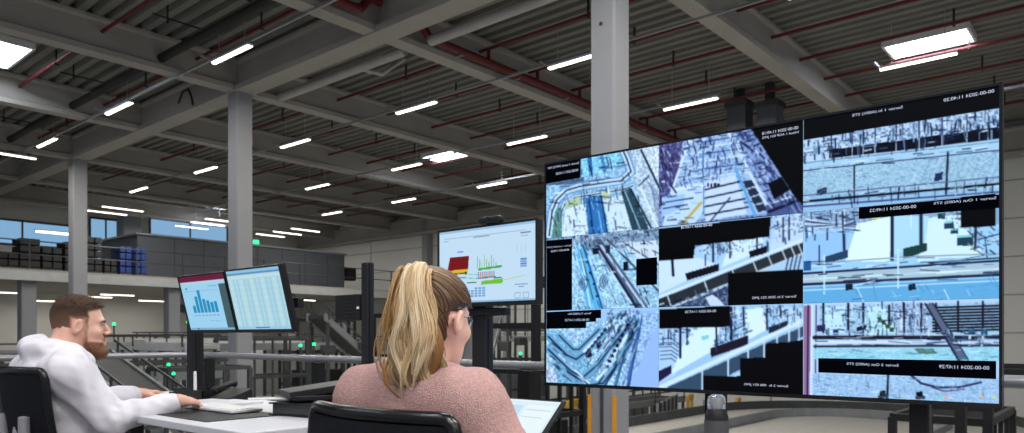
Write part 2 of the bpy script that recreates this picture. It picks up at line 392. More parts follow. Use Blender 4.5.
# rooflights
def skylight(x, y, lab, L=1.85, w=1.0):
    t = thing('rooflight', lab, 'rooflight', (x, y, ZD - 0.15), 0, 'daylight panels in the roof')
    MB().bx(-w / 2 - 0.06, w / 2 + 0.06, -L / 2 - 0.06, L / 2 + 0.06, 0.12, 0.145).build('lid', M['white'], t)  # opaque cover added to keep the pane's glow off the deck ribs
    MB().box((0, 0, 0.05), (w, L, 0.02)).build('pane', M['skylight'], t)
    MB().bx(-w / 2 - 0.06, -w / 2, -L / 2, L / 2, -0.02, 0.12).bx(w / 2, w / 2 + 0.06, -L / 2, L / 2, -0.02, 0.12).bx(-w / 2 - 0.06, w / 2 + 0.06, -L / 2 - 0.06, -L / 2, -0.02, 0.12).bx(-w / 2 - 0.06, w / 2 + 0.06, L / 2, L / 2 + 0.06, -0.02, 0.12).build('kerb', M['white'], t)
for x, y, lab in ((18.85, 3.8, 'bright white rooflight at upper right above the display'), (19.2, 19.45, 'bright white rooflight in the middle of the roof'), (5.3, 20.4, 'bright white rooflight at the left edge of the roof'),
                  (19.2, 35.6, 'distant small rooflight left of the roof centre'), (5.4, 3.9, 'rooflight above the desks'), (5.4, -3.0, 'rooflight over the right end of the platform'), (-2.2, -2.2, 'rooflight over the rear corner of the platform'), (-3.6, 3.0, 'rooflight behind the office chairs'), (-4.5, 14, 'rooflight over the left side of the hall')):  # unseen panels at platform end, rear corner and chairs are added fill light
    skylight(x, y, lab, *((2.0, 1.2) if x < 6 and y < 10 else (1.6, 0.9) if x == 18.85 else ()))
# ducts by the wall
for (px, x0, lab) in ((740, 19.5, 'left dark square ventilation duct hanging above the display'), (770, 19.5, 'right dark square ventilation duct hanging above the display')):
    r = (px - CX) / FPX; d = x0 / (FX + r * FY); p = W(px, 105, d)
    t = thing('ventilation_duct', lab, 'duct', (p.x, p.y, p.z), 0, 'ventilation ducts')
    MB().bx(-0.26, 0.26, -0.26, 0.26, -3.0, 0.0).build('duct_body', M['darkgrey'], t)
    MB().bx(-0.31, 0.31, -0.31, 0.31, -0.1, 0.06).build('flange', M['machine'], t); MB().bx(-0.28, 0.28, -0.28, 0.28, -1.2, -1.14).build('flange', M['machine'], t)
    MB().bx(-0.1, 0.1, -0.1, 0.1, 0.06, ZD - p.z).build('duct_neck', M['machine'], t)
# ================================================================ UPPER FLOOR AT THE FAR LEFT
MY = 31.0; MZ = CAMZ + 2.44
MB().bx(-14, WALLX, MY, 42, MZ - 0.3, MZ).build('upper_floor', M['beam'], label='edge and slab of the upper floor at the far left', cat='floor', kind='structure')
MB().bx(-14, WALLX, MY - 0.12, MY, MZ - 0.42, MZ - 0.08).build('trim_1', M['machine3'], label='pale edge girder of the upper floor', cat='trim', kind='structure')
def mezzcol(px, i):
    r = (px - CX) / FPX; d = (MY + 0.5) / (FY - r * FX); p = W(px, 300, d)
    column(p.x, p.y, FLOOR, MZ - 0.3, 0.5, ('pale column under the upper floor at the left edge', 'pale column under the upper floor right of the man', 'pale column under the upper floor behind the twin monitors', 'pale column under the upper floor near the slim black post')[i])
for i, px in enumerate((27, 172, 288, 345)): mezzcol(px, i)
# railing of the upper floor
t = thing('guard_rail', 'dark slim guard railing along the upper floor edge', 'railing', (0, MY + 0.15, MZ))
r_ = MB()
for z in (0.55, 1.05): r_.tube([(-14, 0, z), (27.5, 0, z)], 0.025, 6)
r_.build('rail', M['machine'], t)
for i, x in enumerate(np.arange(-6, 27.5, 1.9)):
    MB().box((x, 0, 0.53), (0.05, 0.05, 1.06)).build('post', M['machine'], t)
# slate enclosure
t = thing('enclosure', 'long slate grey enclosure standing on the upper floor', 'enclosure', (0, 0, MZ))
MB().bx(13.8, 24.6, 33, 37, 0, 1.92).build('body', M['darkgrey'], t)
MB().bx(13.7, 24.7, 32.9, 37.1, 1.92, 2.0).build('cap_strip', M['machine2'], t)
e = MB()
for x in np.arange(15.4, 24, 1.35): e.bx(x - 0.015, x + 0.015, 32.985, 33, 0.05, 1.9)
e.build('panel_joint', M['machine'], t)
MB().box((24.9, 32.9, 0.9), (0.5, 0.4, 0.7)).build('wall_box', M['black'], loc=(0, 0, MZ), bev=0.02, label='small black box at the right end of the slate enclosure', cat='box')
# daylit windows and bright column on the far side
def winat(i, px0, px1, py0, py1, y, lab):
    a = []
    for px, py in ((px0, py1), (px1, py0)):
        r = (px - CX) / FPX; d = y / (FY - r * FX); a.append(W(px, py, d))
    t = thing('window_%d' % i, lab, 'window', (a[0].x, y, a[0].z), 0, kind='structure')
    w = a[1].x - a[0].x; h = a[1].z - a[0].z
    MB().bx(0, w, 0, 0.04, 0, h).build('pane', M['window'], t)
    f = MB()
    n = max(2, int(w / 1.6))
    for k in range(n + 1): f.bx(w * k / n - 0.04, w * k / n + 0.04, -0.04, 0.05, 0, h)
    for z in (0, h): f.bx(0, w, -0.04, 0.05, z - 0.05, z + 0.05)
    f.build('window_frame', M['machine'], t)
winat(1, -30, 70, 226, 241, 41.95, 'band of bluish daylit windows at the far left')
winat(2, 90, 121, 221, 262, 41.95, 'tall bluish daylit window right of the left column')
winat(3, 150, 227, 227, 240, 41.95, 'bluish daylit window strip over the slate enclosure')
for i, (px, w, lab) in enumerate(((129, 0.9, 'bright pale pillar beside the daylit window'),)):
    r = (px - CX) / FPX; d = 40 / (FY - r * FX); p = W(px, 240, d)
    column(p.x, p.y, MZ, ZD, w, lab)
MB().bx(-14, 10.5, 41.7, 41.98, CAMZ + 5.3, CAMZ + 5.85).build('trim_2', M['black'], label='dark band above the far left windows', cat='trim', kind='structure')
# goods on the upper floor
def yplace(px, py, y):
    r = (px - CX) / FPX; return W(px, py, y / (FY - r * FX))
def pallet_stack(px, y, h, w, lab, mm):
    p = yplace(px, 260, y)
    t = thing('crate_stack', lab, 'crates', (p.x, y, MZ), 0, 'crate stacks on the upper floor')
    MB().bx(-w / 2, w / 2, -0.5, 0.5, 0, 0.14).build('pallet', M['machine'], t)
    n = int(h / 0.28)
    for k in range(n):
        MB().bx(-w / 2 + 0.02, -0.02, -0.48, 0.48, 0.16 + 0.28 * k, 0.14 + 0.28 * (k + 1) - 0.03).build('crate', mm, t, bev=0.015)
        MB().bx(0.02, w / 2 - 0.02, -0.48, 0.48, 0.16 + 0.28 * k, 0.14 + 0.28 * (k + 1) - 0.03).build('crate', mm, t, bev=0.015)
for i, (px, h, w) in enumerate(((4, 0.8, 0.7), (26, 1.2, 0.7), (48, 0.9, 0.7), (70, 1.2, 0.7), (90, 1.5, 0.6), (106, 0.6, 0.5))):
    pallet_stack(px, 32.5, h, w, 'dark crate stack on the upper floor, %s from the left edge' % words[i], M['belt'])
pallet_stack(121, 32.4, 1.3, 0.48, 'left stack of blue crates on the upper floor', M['blue'])
pallet_stack(136, 32.4, 1.3, 0.48, 'right stack of blue crates on the upper floor', M['blue'])
# lights under the upper floor
for i, (x0, x1, y) in enumerate(((-3, 10, 292.5), (35, 53, 301), (88, 104, 297), (99, 136, 295), (145, 162, 301), (292, 314, 300.0))):
    d = min(40.0 / (FY - ((x0 + x1) / 2 - CX) / FPX * FX), 1.95 * FPX / (HY - y)); p = W((x0 + x1) / 2, y, d)
    tt = tube_light(p.x, p.y, p.z, 'LED tube under the upper floor slab, %s from the left edge' % words[i], rz=PI / 2, L=1.5, far=True, grp='tubes under the upper floor', hang=False, pw=22.0)
t = thing('wall_lamp', 'horizontal pale bar across the upper floor windows', 'light', tuple(yplace(55, 233, 40)), 0)
MB().bx(-0.8, 0.8, -0.05, 0.05, -0.04, 0.04).build('diffuser', M['led_far'], t); MB().bx(-0.85, 0.85, -0.06, 0.06, 0.04, 0.09).build('housing', M['white'], t)
# ================================================================ MACHINES IN THE HALL
def at(px, d, z=FLOOR):
    p = W(px, HY, d); return (p.x, p.y, z)
TAKEN = [(-6, 3.5, -7, 6.9), (9.2, 9.8, 5.8, 6.4), (9.2, 9.8, 16.7, 17.4), (9.2, 9.8, 27.6, 28.3), (27.2, 300, -200, 600), (-200, 400, 41.5, 600), (-20, 40, 31.1, 32.0)]
def place(px, d, w, l, ang):
    """the nearest free spot on the line of sight through pixel column px"""
    c, s = abs(math.cos(ang)), abs(math.sin(ang)); hx, hy = (w * c + l * s) / 2 + 0.04, (w * s + l * c) / 2 + 0.04
    for k in range(60):
        q = d + 0.35 * ((k + 1) // 2) * (1 if k % 2 else -1)
        if q < 7: continue
        p = W(px, HY, q); b = (p.x - hx, p.x + hx, p.y - hy, p.y + hy)
        if all(b[1] <= t_[0] or b[0] >= t_[1] or b[3] <= t_[2] or b[2] >= t_[3] for t_ in TAKEN):
            TAKEN.append(b); return (p.x, p.y, FLOOR)
    print('NO ROOM', px, d); return (p.x, p.y, FLOOR)
def conveyor(px, d, ang, L, h, w, lab, incl=0.0, pale=False, guard=True):
    """belt conveyor: centre at pixel column px and depth d, belt height h over the hall floor"""
    t = thing('conveyor', lab, 'conveyor', place(px, d, L, w + 0.5, ang), ang)
    mm = M['machine3'] if pale else M['machine2']
    dz = incl * L / 2
    for s in (-1, 1):
        MB().prism([(-0.03, -0.11), (0.03, -0.11), (0.03, 0.11), (-0.03, 0.11)], (-L / 2, s * w / 2, h - dz), (L / 2, s * w / 2, h + dz)).build('side_rail', mm, t)
        if guard:
            MB().prism([(-0.015, -0.02), (0.015, -0.02), (0.015, 0.03), (-0.015, 0.03)], (-L / 2, s * (w / 2 + 0.05), h - dz + 0.32), (L / 2, s * (w / 2 + 0.05), h + dz + 0.32)).build('guide_rail', M['machine'], t)
    MB().prism([(-w / 2 + 0.04, -0.05), (w / 2 - 0.04, -0.05), (w / 2 - 0.04, 0.06), (-w / 2 + 0.04, 0.06)], (-L / 2, 0, h - dz), (L / 2, 0, h + dz)).build('belt', M['beltpale'] if pale else M['belt'], t)
    n = max(2, int(L / 2.2) + 1)
    for k in range(n):
        x = -L / 2 + 0.15 + (L - 0.3) * k / (n - 1); zz = h + incl * x
        b = MB()
        for s in (-1, 1): b.bx(x - 0.04, x + 0.04, s * w / 2 - 0.04, s * w / 2 + 0.04, 0, zz - 0.08)
        b.bx(x - 0.03, x + 0.03, -w / 2, w / 2, zz * 0.4, zz * 0.4 + 0.06)
        b.build('leg_frame', M['machine'], t)
        if guard:
            for s in (-1, 1): MB().bx(x - 0.02, x + 0.02, s * (w / 2 + 0.05) - 0.02, s * (w / 2 + 0.05) + 0.02, zz, zz + 0.33).build('guide_post', M['machine'], t)
    MB().box((0.4, -w / 2 - 0.2, h - 0.1), (0.5, 0.26, 0.3)).build('drive_motor', M['machine'], t, bev=0.03)
    return t
A_ = 0.0; PB = PI / 2
# pale sorter loop below the display on the right
t = thing('sorter_loop', 'pale curved sorter loop lying below the right half of the display', 'sorter', at(815, 19), 0)
TAKEN.append((t.location.x - 7.1, t.location.x + 7.5, t.location.y - 4.4, t.location.y + 4.4))
lp = [(-7, -1.8, 0)] + arc((3.0, 0.0), 3.4, -PI / 2, PI / 2, 16, 0)
pts = [Vector((-6 + 0.5 * k, -3.4, 1.0)) for k in range(18)] + [Vector((x, y, 1.0)) for x, y, z in arc((3.0, 0.0), 3.4, -PI / 2, PI / 2, 18)] + [Vector((3 - 0.5 * k, 3.4, 1.0)) for k in range(1, 19)]
def ribbon(mb, pts, w0, w1, z0, z1):
    v = []; f = []
    for i, p in enumerate(pts):
        tn = (pts[min(i + 1, len(pts) - 1)] - pts[max(i - 1, 0)]).normalized(); s = Vector((tn.y, -tn.x, 0))
        for a, z in ((w0, z0), (w1, z0), (w1, z1), (w0, z1)): v.append((p.x + s.x * a, p.y + s.y * a, p.z + z))
    for i in range(len(pts) - 1):
        for k in range(4): f.append((i * 4 + k, i * 4 + (k + 1) % 4, i * 4 + 4 + (k + 1) % 4, i * 4 + 4 + k))
    f.append((0, 1, 2, 3)); n = (len(pts) - 1) * 4; f.append((n, n + 1, n + 2, n + 3)); mb.add(v, f)
b = MB(); ribbon(b, pts, -0.9, 0.9, -0.08, 0.02); b.build('tray_belt', M['beltpale'], t)
b = MB(); ribbon(b, pts, 0.9, 1.0, -0.16, 0.28); b.build('outer_rail', M['machine'], t)
b = MB(); ribbon(b, pts, -1.0, -0.9, -0.16, 0.2); b.build('inner_rail', M['machine2'], t)
for i in range(2, len(pts), 6):
    MB().box((pts[i].x, pts[i].y, 0.42), (0.12, 1.7, 0.84)).build('leg', M['machine'], t)
MB().bx(-7, 5.2, -2.3, 2.3, 0, 0.95).build('inner_table', M['beltpale'], t)
def fence(px, d, L, h, lab, ang=0.0, n=5):
    t = thing('guard_fence', lab, 'fence', place(px, d, L + 0.1, 0.1, ang), ang)
    for k in range(n + 1): MB().box((-L / 2 + L * k / n, 0, h / 2), (0.07, 0.07, h)).build('post', M['machine2'], t)
    for k in range(n): MB().box((-L / 2 + L * (k + 0.5) / n, 0, h / 2 + 0.08), (L / n - 0.1, 0.03, h - 0.25)).build('panel', M['belt'], t)
fence(668, 24, 4.0, 1.5, 'dark panelled guard fence below the display, right of the column', ang=0.35)
fence(715, 26, 3.0, 1.3, 'dark panelled guard fence left of the bottle', ang=0.2)
fence(575, 20, 3.0, 1.5, 'dark panelled guard fence left of the column foot', ang=0.5, n=3)
conveyor(90, 17, A_, 7.5, 2.55, 1.1, 'long conveyor under the railing left of the man')
conveyor(150, 22, PB, 6.5, 3.2, 0.9, 'raised conveyor passing behind the twin monitors', pale=True)
conveyor(165, 15, PB, 7, 2.1, 0.9, 'sloping conveyor right of the man', incl=0.28)
conveyor(305, 26, A_, 7.5, 3.15, 1.2, 'raised conveyor with green signals behind the railing')
conveyor(345, 23, 0.35, 3.0, 3.3, 0.6, 'tilted pale chute left of the slim black post', incl=-0.5)
conveyor(330, 16, A_, 9, 2.0, 1.0, 'low conveyor below the railing left of the slim black post')
conveyor(480, 17, 0.6, 7, 3.3, 0.9, 'steep conveyor behind the monitor post', incl=0.45)
conveyor(500, 21, A_, 9, 3.4, 1.0, 'raised conveyor under the middle monitor', pale=True)
conveyor(520, 14, PB, 6, 2.0, 0.9, 'low conveyor between the monitor post and the big display')
conveyor(410, 24, A_, 8, 3.0, 1.0, 'conveyor hidden behind the ponytail')
conveyor(640, 25, A_, 4.5, 1.2, 1.1, 'conveyor below the display right of the column')
conveyor(30, 24, A_, 10, 2.9, 1.0, 'raised conveyor behind the man at the left edge')
conveyor(225, 29, A_, 6.5, 3.3, 1.0, 'far conveyor behind the left monitor stand', pale=True)
# frames, racks, cabinets, fences
def frame(px, d, w, dp, h, n, m, lab, ang=0.0):
    t = thing('machine_frame', lab, 'frame', place(px, d, w + 0.1, dp + 0.1, ang), ang)
    for sx in (-1, 1):
        for sy in (-1, 1): MB().box((sx * w / 2, sy * dp / 2, h / 2), (0.09, 0.09, h)).build('upright', M['machine'], t)
    for k in range(n):
        z = h * (k + 1) / n
        b = MB(); b.box((0, -dp / 2, z), (w, 0.07, 0.09)).box((0, dp / 2, z), (w, 0.07, 0.09)).box((-w / 2, 0, z), (0.07, dp, 0.09)).box((w / 2, 0, z), (0.07, dp, 0.09))
        for j in range(m): b.box((-w / 2 + w * (j + 1) / (m + 1), -dp / 2, z - h / n / 2), (0.05, 0.05, h / n))
        b.build('cross_bar', M['machine'], t)
    MB().box((0, 0, h * 0.3), (w * 0.7, dp * 0.7, h * 0.35)).build('gear_box', M['machine2'], t, bev=0.03)
    return t
fr = [(536, 15, 1.3, 1.0, 4.4, 6, 3, 'tall black lattice frame beside the left edge of the display'), (125, 20, 3.0, 1.2, 3.5, 3, 2, 'dark machine frame right of the man\'s face'), 
      (60, 20, 2.4, 1.0, 3.0, 3, 2, 'machine frame behind the man'), (262, 24, 2.4, 1.2, 3.4, 3, 3, 'dark lattice frame right of the twin monitor column'), (318, 30, 3.0, 1.4, 4.2, 3, 3, 'dark lattice frame left of the slim black post'),
      (465, 24, 2.4, 1.4, 4.8, 4, 2, 'grey machine frame beneath the middle monitor'), (505, 28, 3.0, 1.4, 5.0, 4, 2, 'far machine frame right of the monitor post'), (625, 29, 3.2, 1.2, 1.7, 2, 4, 'dark guard frame below the display right of the column'),
      (575, 30, 2.6, 1.2, 2.0, 2, 2, 'dark guard frame below the left part of the display'), (955, 10.0, 2.0, 1.0, 2.5, 3, 3, 'dark rack below the right end of the display'),
      (1022, 7.5, 1.6, 0.8, 3.15, 4, 3, 'dark rack at the right edge behind the railing'), (200, 16, 1.8, 1.0, 2.8, 3, 2, 'dark machine frame under the left monitor'), (395, 28, 3.0, 1.4, 4.2, 3, 2, 'machine frame behind the slim black post')]
for a in fr:
    ft = frame(*a[:7], a[7])
    if 'rack' in a[7] or 'black' in a[7]:
        for ch in ft.children: ch.data.materials[0] = M['black']
def cabinet(px, d, w, dp, h, m, lab, ang=0.0):
    t = thing('control_cabinet', lab, 'cabinet', place(px, d, w, dp + 0.15, ang), ang)
    MB().bx(-w / 2, w / 2, -dp / 2, dp / 2, 0.1, h).build('body', m, t, bev=0.02)
    MB().bx(-w / 2 + 0.04, w / 2 - 0.04, -dp / 2 + 0.03, dp / 2 - 0.03, 0, 0.1).build('plinth', M['machine'], t)
    d1 = MB().bx(-dp * 0 - w / 2 + 0.03, -0.01, -dp / 2 - 0.03, -dp / 2, 0.16, h - 0.06).build('door', m, t, bev=0.01)
    d2 = MB().bx(0.01, w / 2 - 0.03, -dp / 2 - 0.03, -dp / 2, 0.16, h - 0.06).build('door', m, t, bev=0.01)
    MB().box((-0.06, -dp / 2 - 0.05, h * 0.55), (0.03, 0.04, 0.18)).build('handle', M['black'], d1)
    MB().box((0.06, -dp / 2 - 0.05, h * 0.55), (0.03, 0.04, 0.18)).build('handle', M['black'], d2)
    return t
cabinet(112, 11.5, 0.7, 0.6, 1.75, M['machine2'], 'grey control cabinet just right of the man', ang=-0.3)
cabinet(296, 14.5, 0.8, 0.5, 1.75, M['machine3'], 'pale control cabinet behind the binders', ang=-0.2)
cabinet(10, 13, 1.0, 0.6, 2.1, M['machine2'], 'grey control cabinet behind the chairs at the left edge')
cabinet(345, 19, 0.9, 0.5, 2.2, M['machine'], 'dark control cabinet near the slim black post')
cabinet(508, 12, 0.7, 0.5, 1.8, M['machine'], 'dark control cabinet right of the monitor post')
cabinet(245, 26, 1.2, 0.6, 3.0, M['machine3'], 'pale control cabinet behind the twin monitor column')
MB().bx(-0.35, 0.35, -0.25, 0.25, 0.9, 1.5).build('plastic_bin', M['blue'], loc=place(108, 10.5, 0.7, 0.5, 0), bev=0.03, label='blue plastic bin in front of the grey cabinet', cat='bin')
MB().bx(-0.4, 0.4, -0.3, 0.3, 0.6, 1.2).build('plastic_bin', M['blue'], loc=place(277, 12.4, 0.8, 0.6, 0), bev=0.03, label='blue plastic bin left of the binders', cat='bin')
t = thing('wooden_crate', 'slatted wooden crate behind the white desk', 'crate', place(270, 14, 1.6, 1.3, 0), 0)
for k in range(6): MB().box((0, -0.55 + 0.22 * k, 0.85), (1.5, 0.16, 1.3)).build('board', M['wood'], t)
MB().box((0, 0, 1.52), (1.6, 1.3, 0.05)).build('lid', M['wood'], t)
for i, (px, d, z, L) in enumerate(((572, 21, 1.25, 1.0), (690, 22.8, 1.2, 1.0), (738, 26.5, 1.2, 0.9), (647, 22.5, 1.3, 0.9))):
    t = thing('safety_bollard', 'yellow safety barrier below the display, %s from the left' % words[[0, 2, 3, 1][i]], 'barrier', place(px, d, L, 0.15, 0.3), 0.3, 'yellow safety barriers')
    MB().box((0, 0, z), (L, 0.12, 0.2)).build('rail', M['yellow'], t, bev=0.03)
    b = MB(); b.box((-L / 2 + 0.1, 0, z / 2), (0.1, 0.1, z)).box((L / 2 - 0.1, 0, z / 2), (0.1, 0.1, z)); b.build('post', M['yellow'], t)
t = thing('safety_bollard', 'yellow safety barrier under the front edge of the man\'s desk', 'barrier', at(155, 7.5, -0.9), 0.9)
MB().box((0, 0, 0.66), (1.6, 0.12, 0.22)).build('rail', M['yellow'], t); MB().box((0.7, 0, 0.3), (0.12, 0.1, 0.6)).build('post', M['yellow'], t)
# signal lights
for i, (px, py, d, lab) in enumerate(((114, 324, 30, 'green signal light right of the man\'s face'), (188, 322, 28, 'green signal light behind the left monitor'), (168.5, 364.5, 16, 'upper green signal light above the man\'s hands'), (173.5, 373.5, 15, 'lower green signal light above the man\'s hands'),
        (300.5, 345.5, 24, 'left of two green signal lights on the raised conveyor'), (314, 344.2, 24, 'right of two green signal lights on the raised conveyor'), (520.5, 353.5, 13, 'upper green signal light right of the monitor post'), (532, 383, 12, 'lower green signal light right of the monitor post'))):
    p = W(px, py, d)
    t = thing('signal_light', lab, 'signal light', (p.x, p.y, FLOOR), 0, 'green signal lights')
    r = d * 1.5 / FPX
    h = p.z - FLOOR
    MB().lathe([(0.0, h - r), (r, h - r * 0.9), (r, h + r * 0.8), (r * 0.5, h + r)], 12).build('lamp', M['green'], t)
    MB().tube([(0, 0, 0), (0, 0, h - r)], 0.03, 8).build('pole', M['machine'], t)
    MB().lathe([(r * 1.3, h - r * 1.5), (r * 1.3, h - r)], 12).build('collar', M['black'], t)
p = yplace(262, 242, 32.6)
MB().bx(-0.14, 0.14, -0.05, 0.05, -0.1, 0.1).build('exit_sign', M['exit'], loc=tuple(yplace(256, 242, 32.8)), label='small green lit emergency sign beside the twin monitor column', cat='sign')
# ================================================================ PLATFORM RAILING
t = thing('platform_railing', 'grey tubular handrail on black posts around the platform', 'railing', (0, 0, 0))
RX, RY, RZ = 3.3, 6.67, 1.03
MB().tube([(RX, -6, RZ), (RX, RY - 0.12, RZ), (RX - 0.035, RY - 0.035, RZ), (RX - 0.12, RY, RZ), (-5, RY, RZ)], 0.026, 14).build('handrail', M['alu'], t, smooth=True)
for y in (-4.6, -2.6, -0.5, 1.56, 2.72, 4.75, 6.4):
    MB().box((RX, y, 0.5), (0.06, 0.085, 1.0)).build('post', M['black'], t)
for x in (1.6, -0.4, -2.4, -4.4):
    MB().box((x, RY, 0.5), (0.085, 0.06, 1.0)).build('post', M['black'], t)
for z in (0.28, 0.55):
    MB().tube([(RX, -6, z), (RX, RY, z), (-5, RY, z)], 0.014, 8).build('lower_bar', M['machine'], t)
# ================================================================ DESKS
def desk(name, lab, x0, x1, y0, y1, z, cut=None):
    t = thing(name, lab, 'desk', ((x0 + x1) / 2, (y0 + y1) / 2, 0))
    w, l = x1 - x0, y1 - y0
    MB().box((0, 0, z - 0.0155), (w, l, 0.031)).build('desktop', M['desk'], t, bev=0.004)
    for s in (-1, 1):
        g = MB(); g.box((0.02, s * (l / 2 - 0.3), (z - 0.03) / 2 + 0.02), (0.07, 0.1, z - 0.07)).box((0.02, s * (l / 2 - 0.3), 0.02), (w - 0.12, 0.08, 0.04)); g.build('leg', M['blackmetal'], t, bev=0.006)
    MB().box((0.02, 0, z - 0.06), (0.06, l - 0.6, 0.05)).build('cross_beam', M['blackmetal'], t)
    return t
DZ = 0.86
desk('office_desk', 'white desk the man works at, below the twin monitors', 1.37, 2.15, 2.4, 4.6, DZ)
desk('office_desk', 'white desk in front of the woman carrying the laptop', 1.36, 2.05, 0.0, 2.1, DZ)
# ---------------------------------------------------------------- painting of screens: colours on a fine grid of the panel
class Canvas:
    """grid of nu x nv points on a quad given by its four photo corners (perspective correct)"""
    def __init__(s, quad, nu, nv, bg):
        s.nu, s.nv = nu, nv; s.isuv = quad[0] == (0, 0)
        (x0, y0), (x1, y1), (x2, y2), (x3, y3) = quad     # top left, top right, bottom right, bottom left
        A = []; B = []
        for (u, v), (x, y) in zip(((0, 0), (1, 0), (1, 1), (0, 1)), quad):
            A.append([u, v, 1, 0, 0, 0, -x * u, -x * v]); B.append(x)
            A.append([0, 0, 0, u, v, 1, -y * u, -y * v]); B.append(y)
        h = np.linalg.solve(np.array(A, float), np.array(B, float)); s.H = h
        u, v = np.meshgrid(np.linspace(0, 1, nu), np.linspace(0, 1, nv))
        w = h[6] * u + h[7] * v + 1
        s.x = (h[0] * u + h[1] * v + h[2]) / w; s.y = (h[3] * u + h[4] * v + h[5]) / w
        s.u, s.v = u, v
        s.c = np.empty((nv, nu, 3)); s.c[:] = bg
    def mask(s, pts, uv=False):
        uv = uv or s.isuv
        X, Y = (s.u, s.v) if uv else (s.x, s.y)
        m = np.zeros(X.shape, bool); n = len(pts)
        for i in range(n):
            ax, ay = pts[i]; bx, by = pts[(i + 1) % n]
            if ay == by: continue
            c = ((ay > Y) != (by > Y)) & (X < (bx - ax) * (Y - ay) / (by - ay) + ax)
            m ^= c
        return m
    def poly(s, pts, col, a=1.0, uv=False):
        m = s.mask(pts, uv); s.c[m] = s.c[m] * (1 - a) + np.array(col) * a; return s
    def line(s, pts, w, col, a=1.0, uv=False):
        uv = uv or s.isuv
        X, Y = (s.u, s.v) if uv else (s.x, s.y)
        for (ax, ay), (bx, by) in zip(pts[:-1], pts[1:]):
            dx, dy = bx - ax, by - ay; L = dx * dx + dy * dy + 1e-9
            t = np.clip(((X - ax) * dx + (Y - ay) * dy) / L, 0, 1)
            d = np.hypot(X - ax - t * dx, Y - ay - t * dy)
            k = (np.clip((w / 2 + 0.35 - d) / 0.7, 0, 1) if not uv else (d < w / 2).astype(float)) * a
            s.c = s.c * (1 - k[..., None]) + np.array(col) * k[..., None]
        return s
    def speckle(s, pts, amp, cell=2.0, cols=None, p=0.5, seed=1):
        """blocky camera detail inside pts"""
        g = np.random.default_rng(seed)
        if cols is not None: amp *= 0.42
        m = s.mask(pts); iu = (s.x / cell).astype(int); iv = (s.y / cell).astype(int)
        iu -= iu.min(); iv -= iv.min()
        r = g.random((iv.max() + 1, iu.max() + 1)); q = g.random(r.shape)
        rr = r[iv, iu]; qq = q[iv, iu]
        if cols is None:
            f = 1 + amp * (rr - 0.5) * 2
            s.c[m] = np.clip(s.c[m] * f[m][:, None], 0, 255)
        else:
            cc = np.array(cols, float)[np.minimum((qq * len(cols)).astype(int), len(cols) - 1)]
            k = m & (rr < p); s.c[k] = s.c[k] * (1 - amp) + cc[k] * amp
        return s
    def clutter(s, pts, n, angles, ln, w, cols, seed):
        """short strokes of machinery detail inside pts"""
        g = np.random.default_rng(seed); xs = [p[0] for p in pts]; ys = [p[1] for p in pts]; k = 0
        while k < n:
            x = g.uniform(min(xs), max(xs)); y = g.uniform(min(ys), max(ys)); ins = False
            for i in range(len(pts)):
                ax, ay = pts[i]; bx, by = pts[(i + 1) % len(pts)]
                if (ay > y) != (by > y) and x < (bx - ax) * (y - ay) / (by - ay) + ax: ins = not ins
            if not ins: continue
            a = math.radians(angles[g.integers(len(angles))] + g.normal() * 4); L = ln * (0.4 + 1.2 * g.random())
            s.line([(x - math.cos(a) * L / 2, y - math.sin(a) * L / 2), (x + math.cos(a) * L / 2, y + math.sin(a) * L / 2)], w * (0.6 + 0.8 * g.random()), cols[g.integers(len(cols))], 0.55 + 0.4 * g.random()); k += 1
        return s
    def mesh(s, name, origin, ru, rv, m, parent):
        """origin = top left corner in the parent frame, ru along the width, rv down"""
        o = Vector(origin); ru = Vector(ru); rv = Vector(rv)
        U = s.u.ravel(); V = s.v.ravel()
        co = np.array(o)[None] + U[:, None] * np.array(ru)[None] + V[:, None] * np.array(rv)[None]
        nu, nv = s.nu, s.nv
        i = np.arange(nu * nv).reshape(nv, nu)
        q = np.stack([i[:-1, :-1], i[1:, :-1], i[1:, 1:], i[:-1, 1:]], -1).reshape(-1, 4)
        me = bpy.data.meshes.new(name); me.vertices.add(len(co)); me.vertices.foreach_set('co', co.ravel())
        me.loops.add(q.size); me.loops.foreach_set('vertex_index', q.ravel())
        me.polygons.add(len(q)); me.polygons.foreach_set('loop_start', np.arange(0, q.size, 4)); me.polygons.foreach_set('loop_total', np.full(len(q), 4))
        me.update(calc_edges=True)
        a = me.color_attributes.new('pixels', 'FLOAT_COLOR', 'POINT')
        c = np.clip(s.c.reshape(-1, 3), 0, 255) / 255.0
        lin = np.where(c <= 0.04045, c / 12.92, ((c + 0.055) / 1.055) ** 2.4)
        a.data.foreach_set('color', np.concatenate([lin, np.ones((len(lin), 1))], 1).ravel())
        me.materials.append(m)
        return link(name, me, parent)
def flat_text(name, body, origin, right, down, height, width, m, parent, mirror=False):
    """lettering lying in a panel: origin = top left of its box"""
    cu = bpy.data.curves.new(name, 'FONT'); cu.body = body; cu.size = 1.0
    tmp = bpy.data.objects.new('tmp', cu); COL.objects.link(tmp)
    dg = bpy.context.evaluated_depsgraph_get(); me = bpy.data.meshes.new_from_object(tmp.evaluated_get(dg))
    bpy.data.objects.remove(tmp, do_unlink=True); bpy.data.curves.remove(cu)
    co = np.array([v.co[:] for v in me.vertices]); lo = co.min(0); hi = co.max(0); co = (co - lo) / np.maximum(hi - lo, 1e-6)
    if mirror: co[:, 0] = 1 - co[:, 0]
    right = Vector(right).normalized(); down = Vector(down).normalized(); o = Vector(origin)
    for v, c in zip(me.vertices, co): v.co = o + right * (c[0] * width) + down * ((1 - c[1]) * height)
    me.materials.clear(); me.materials.append(m); me.update()
    return link(name, me, parent)
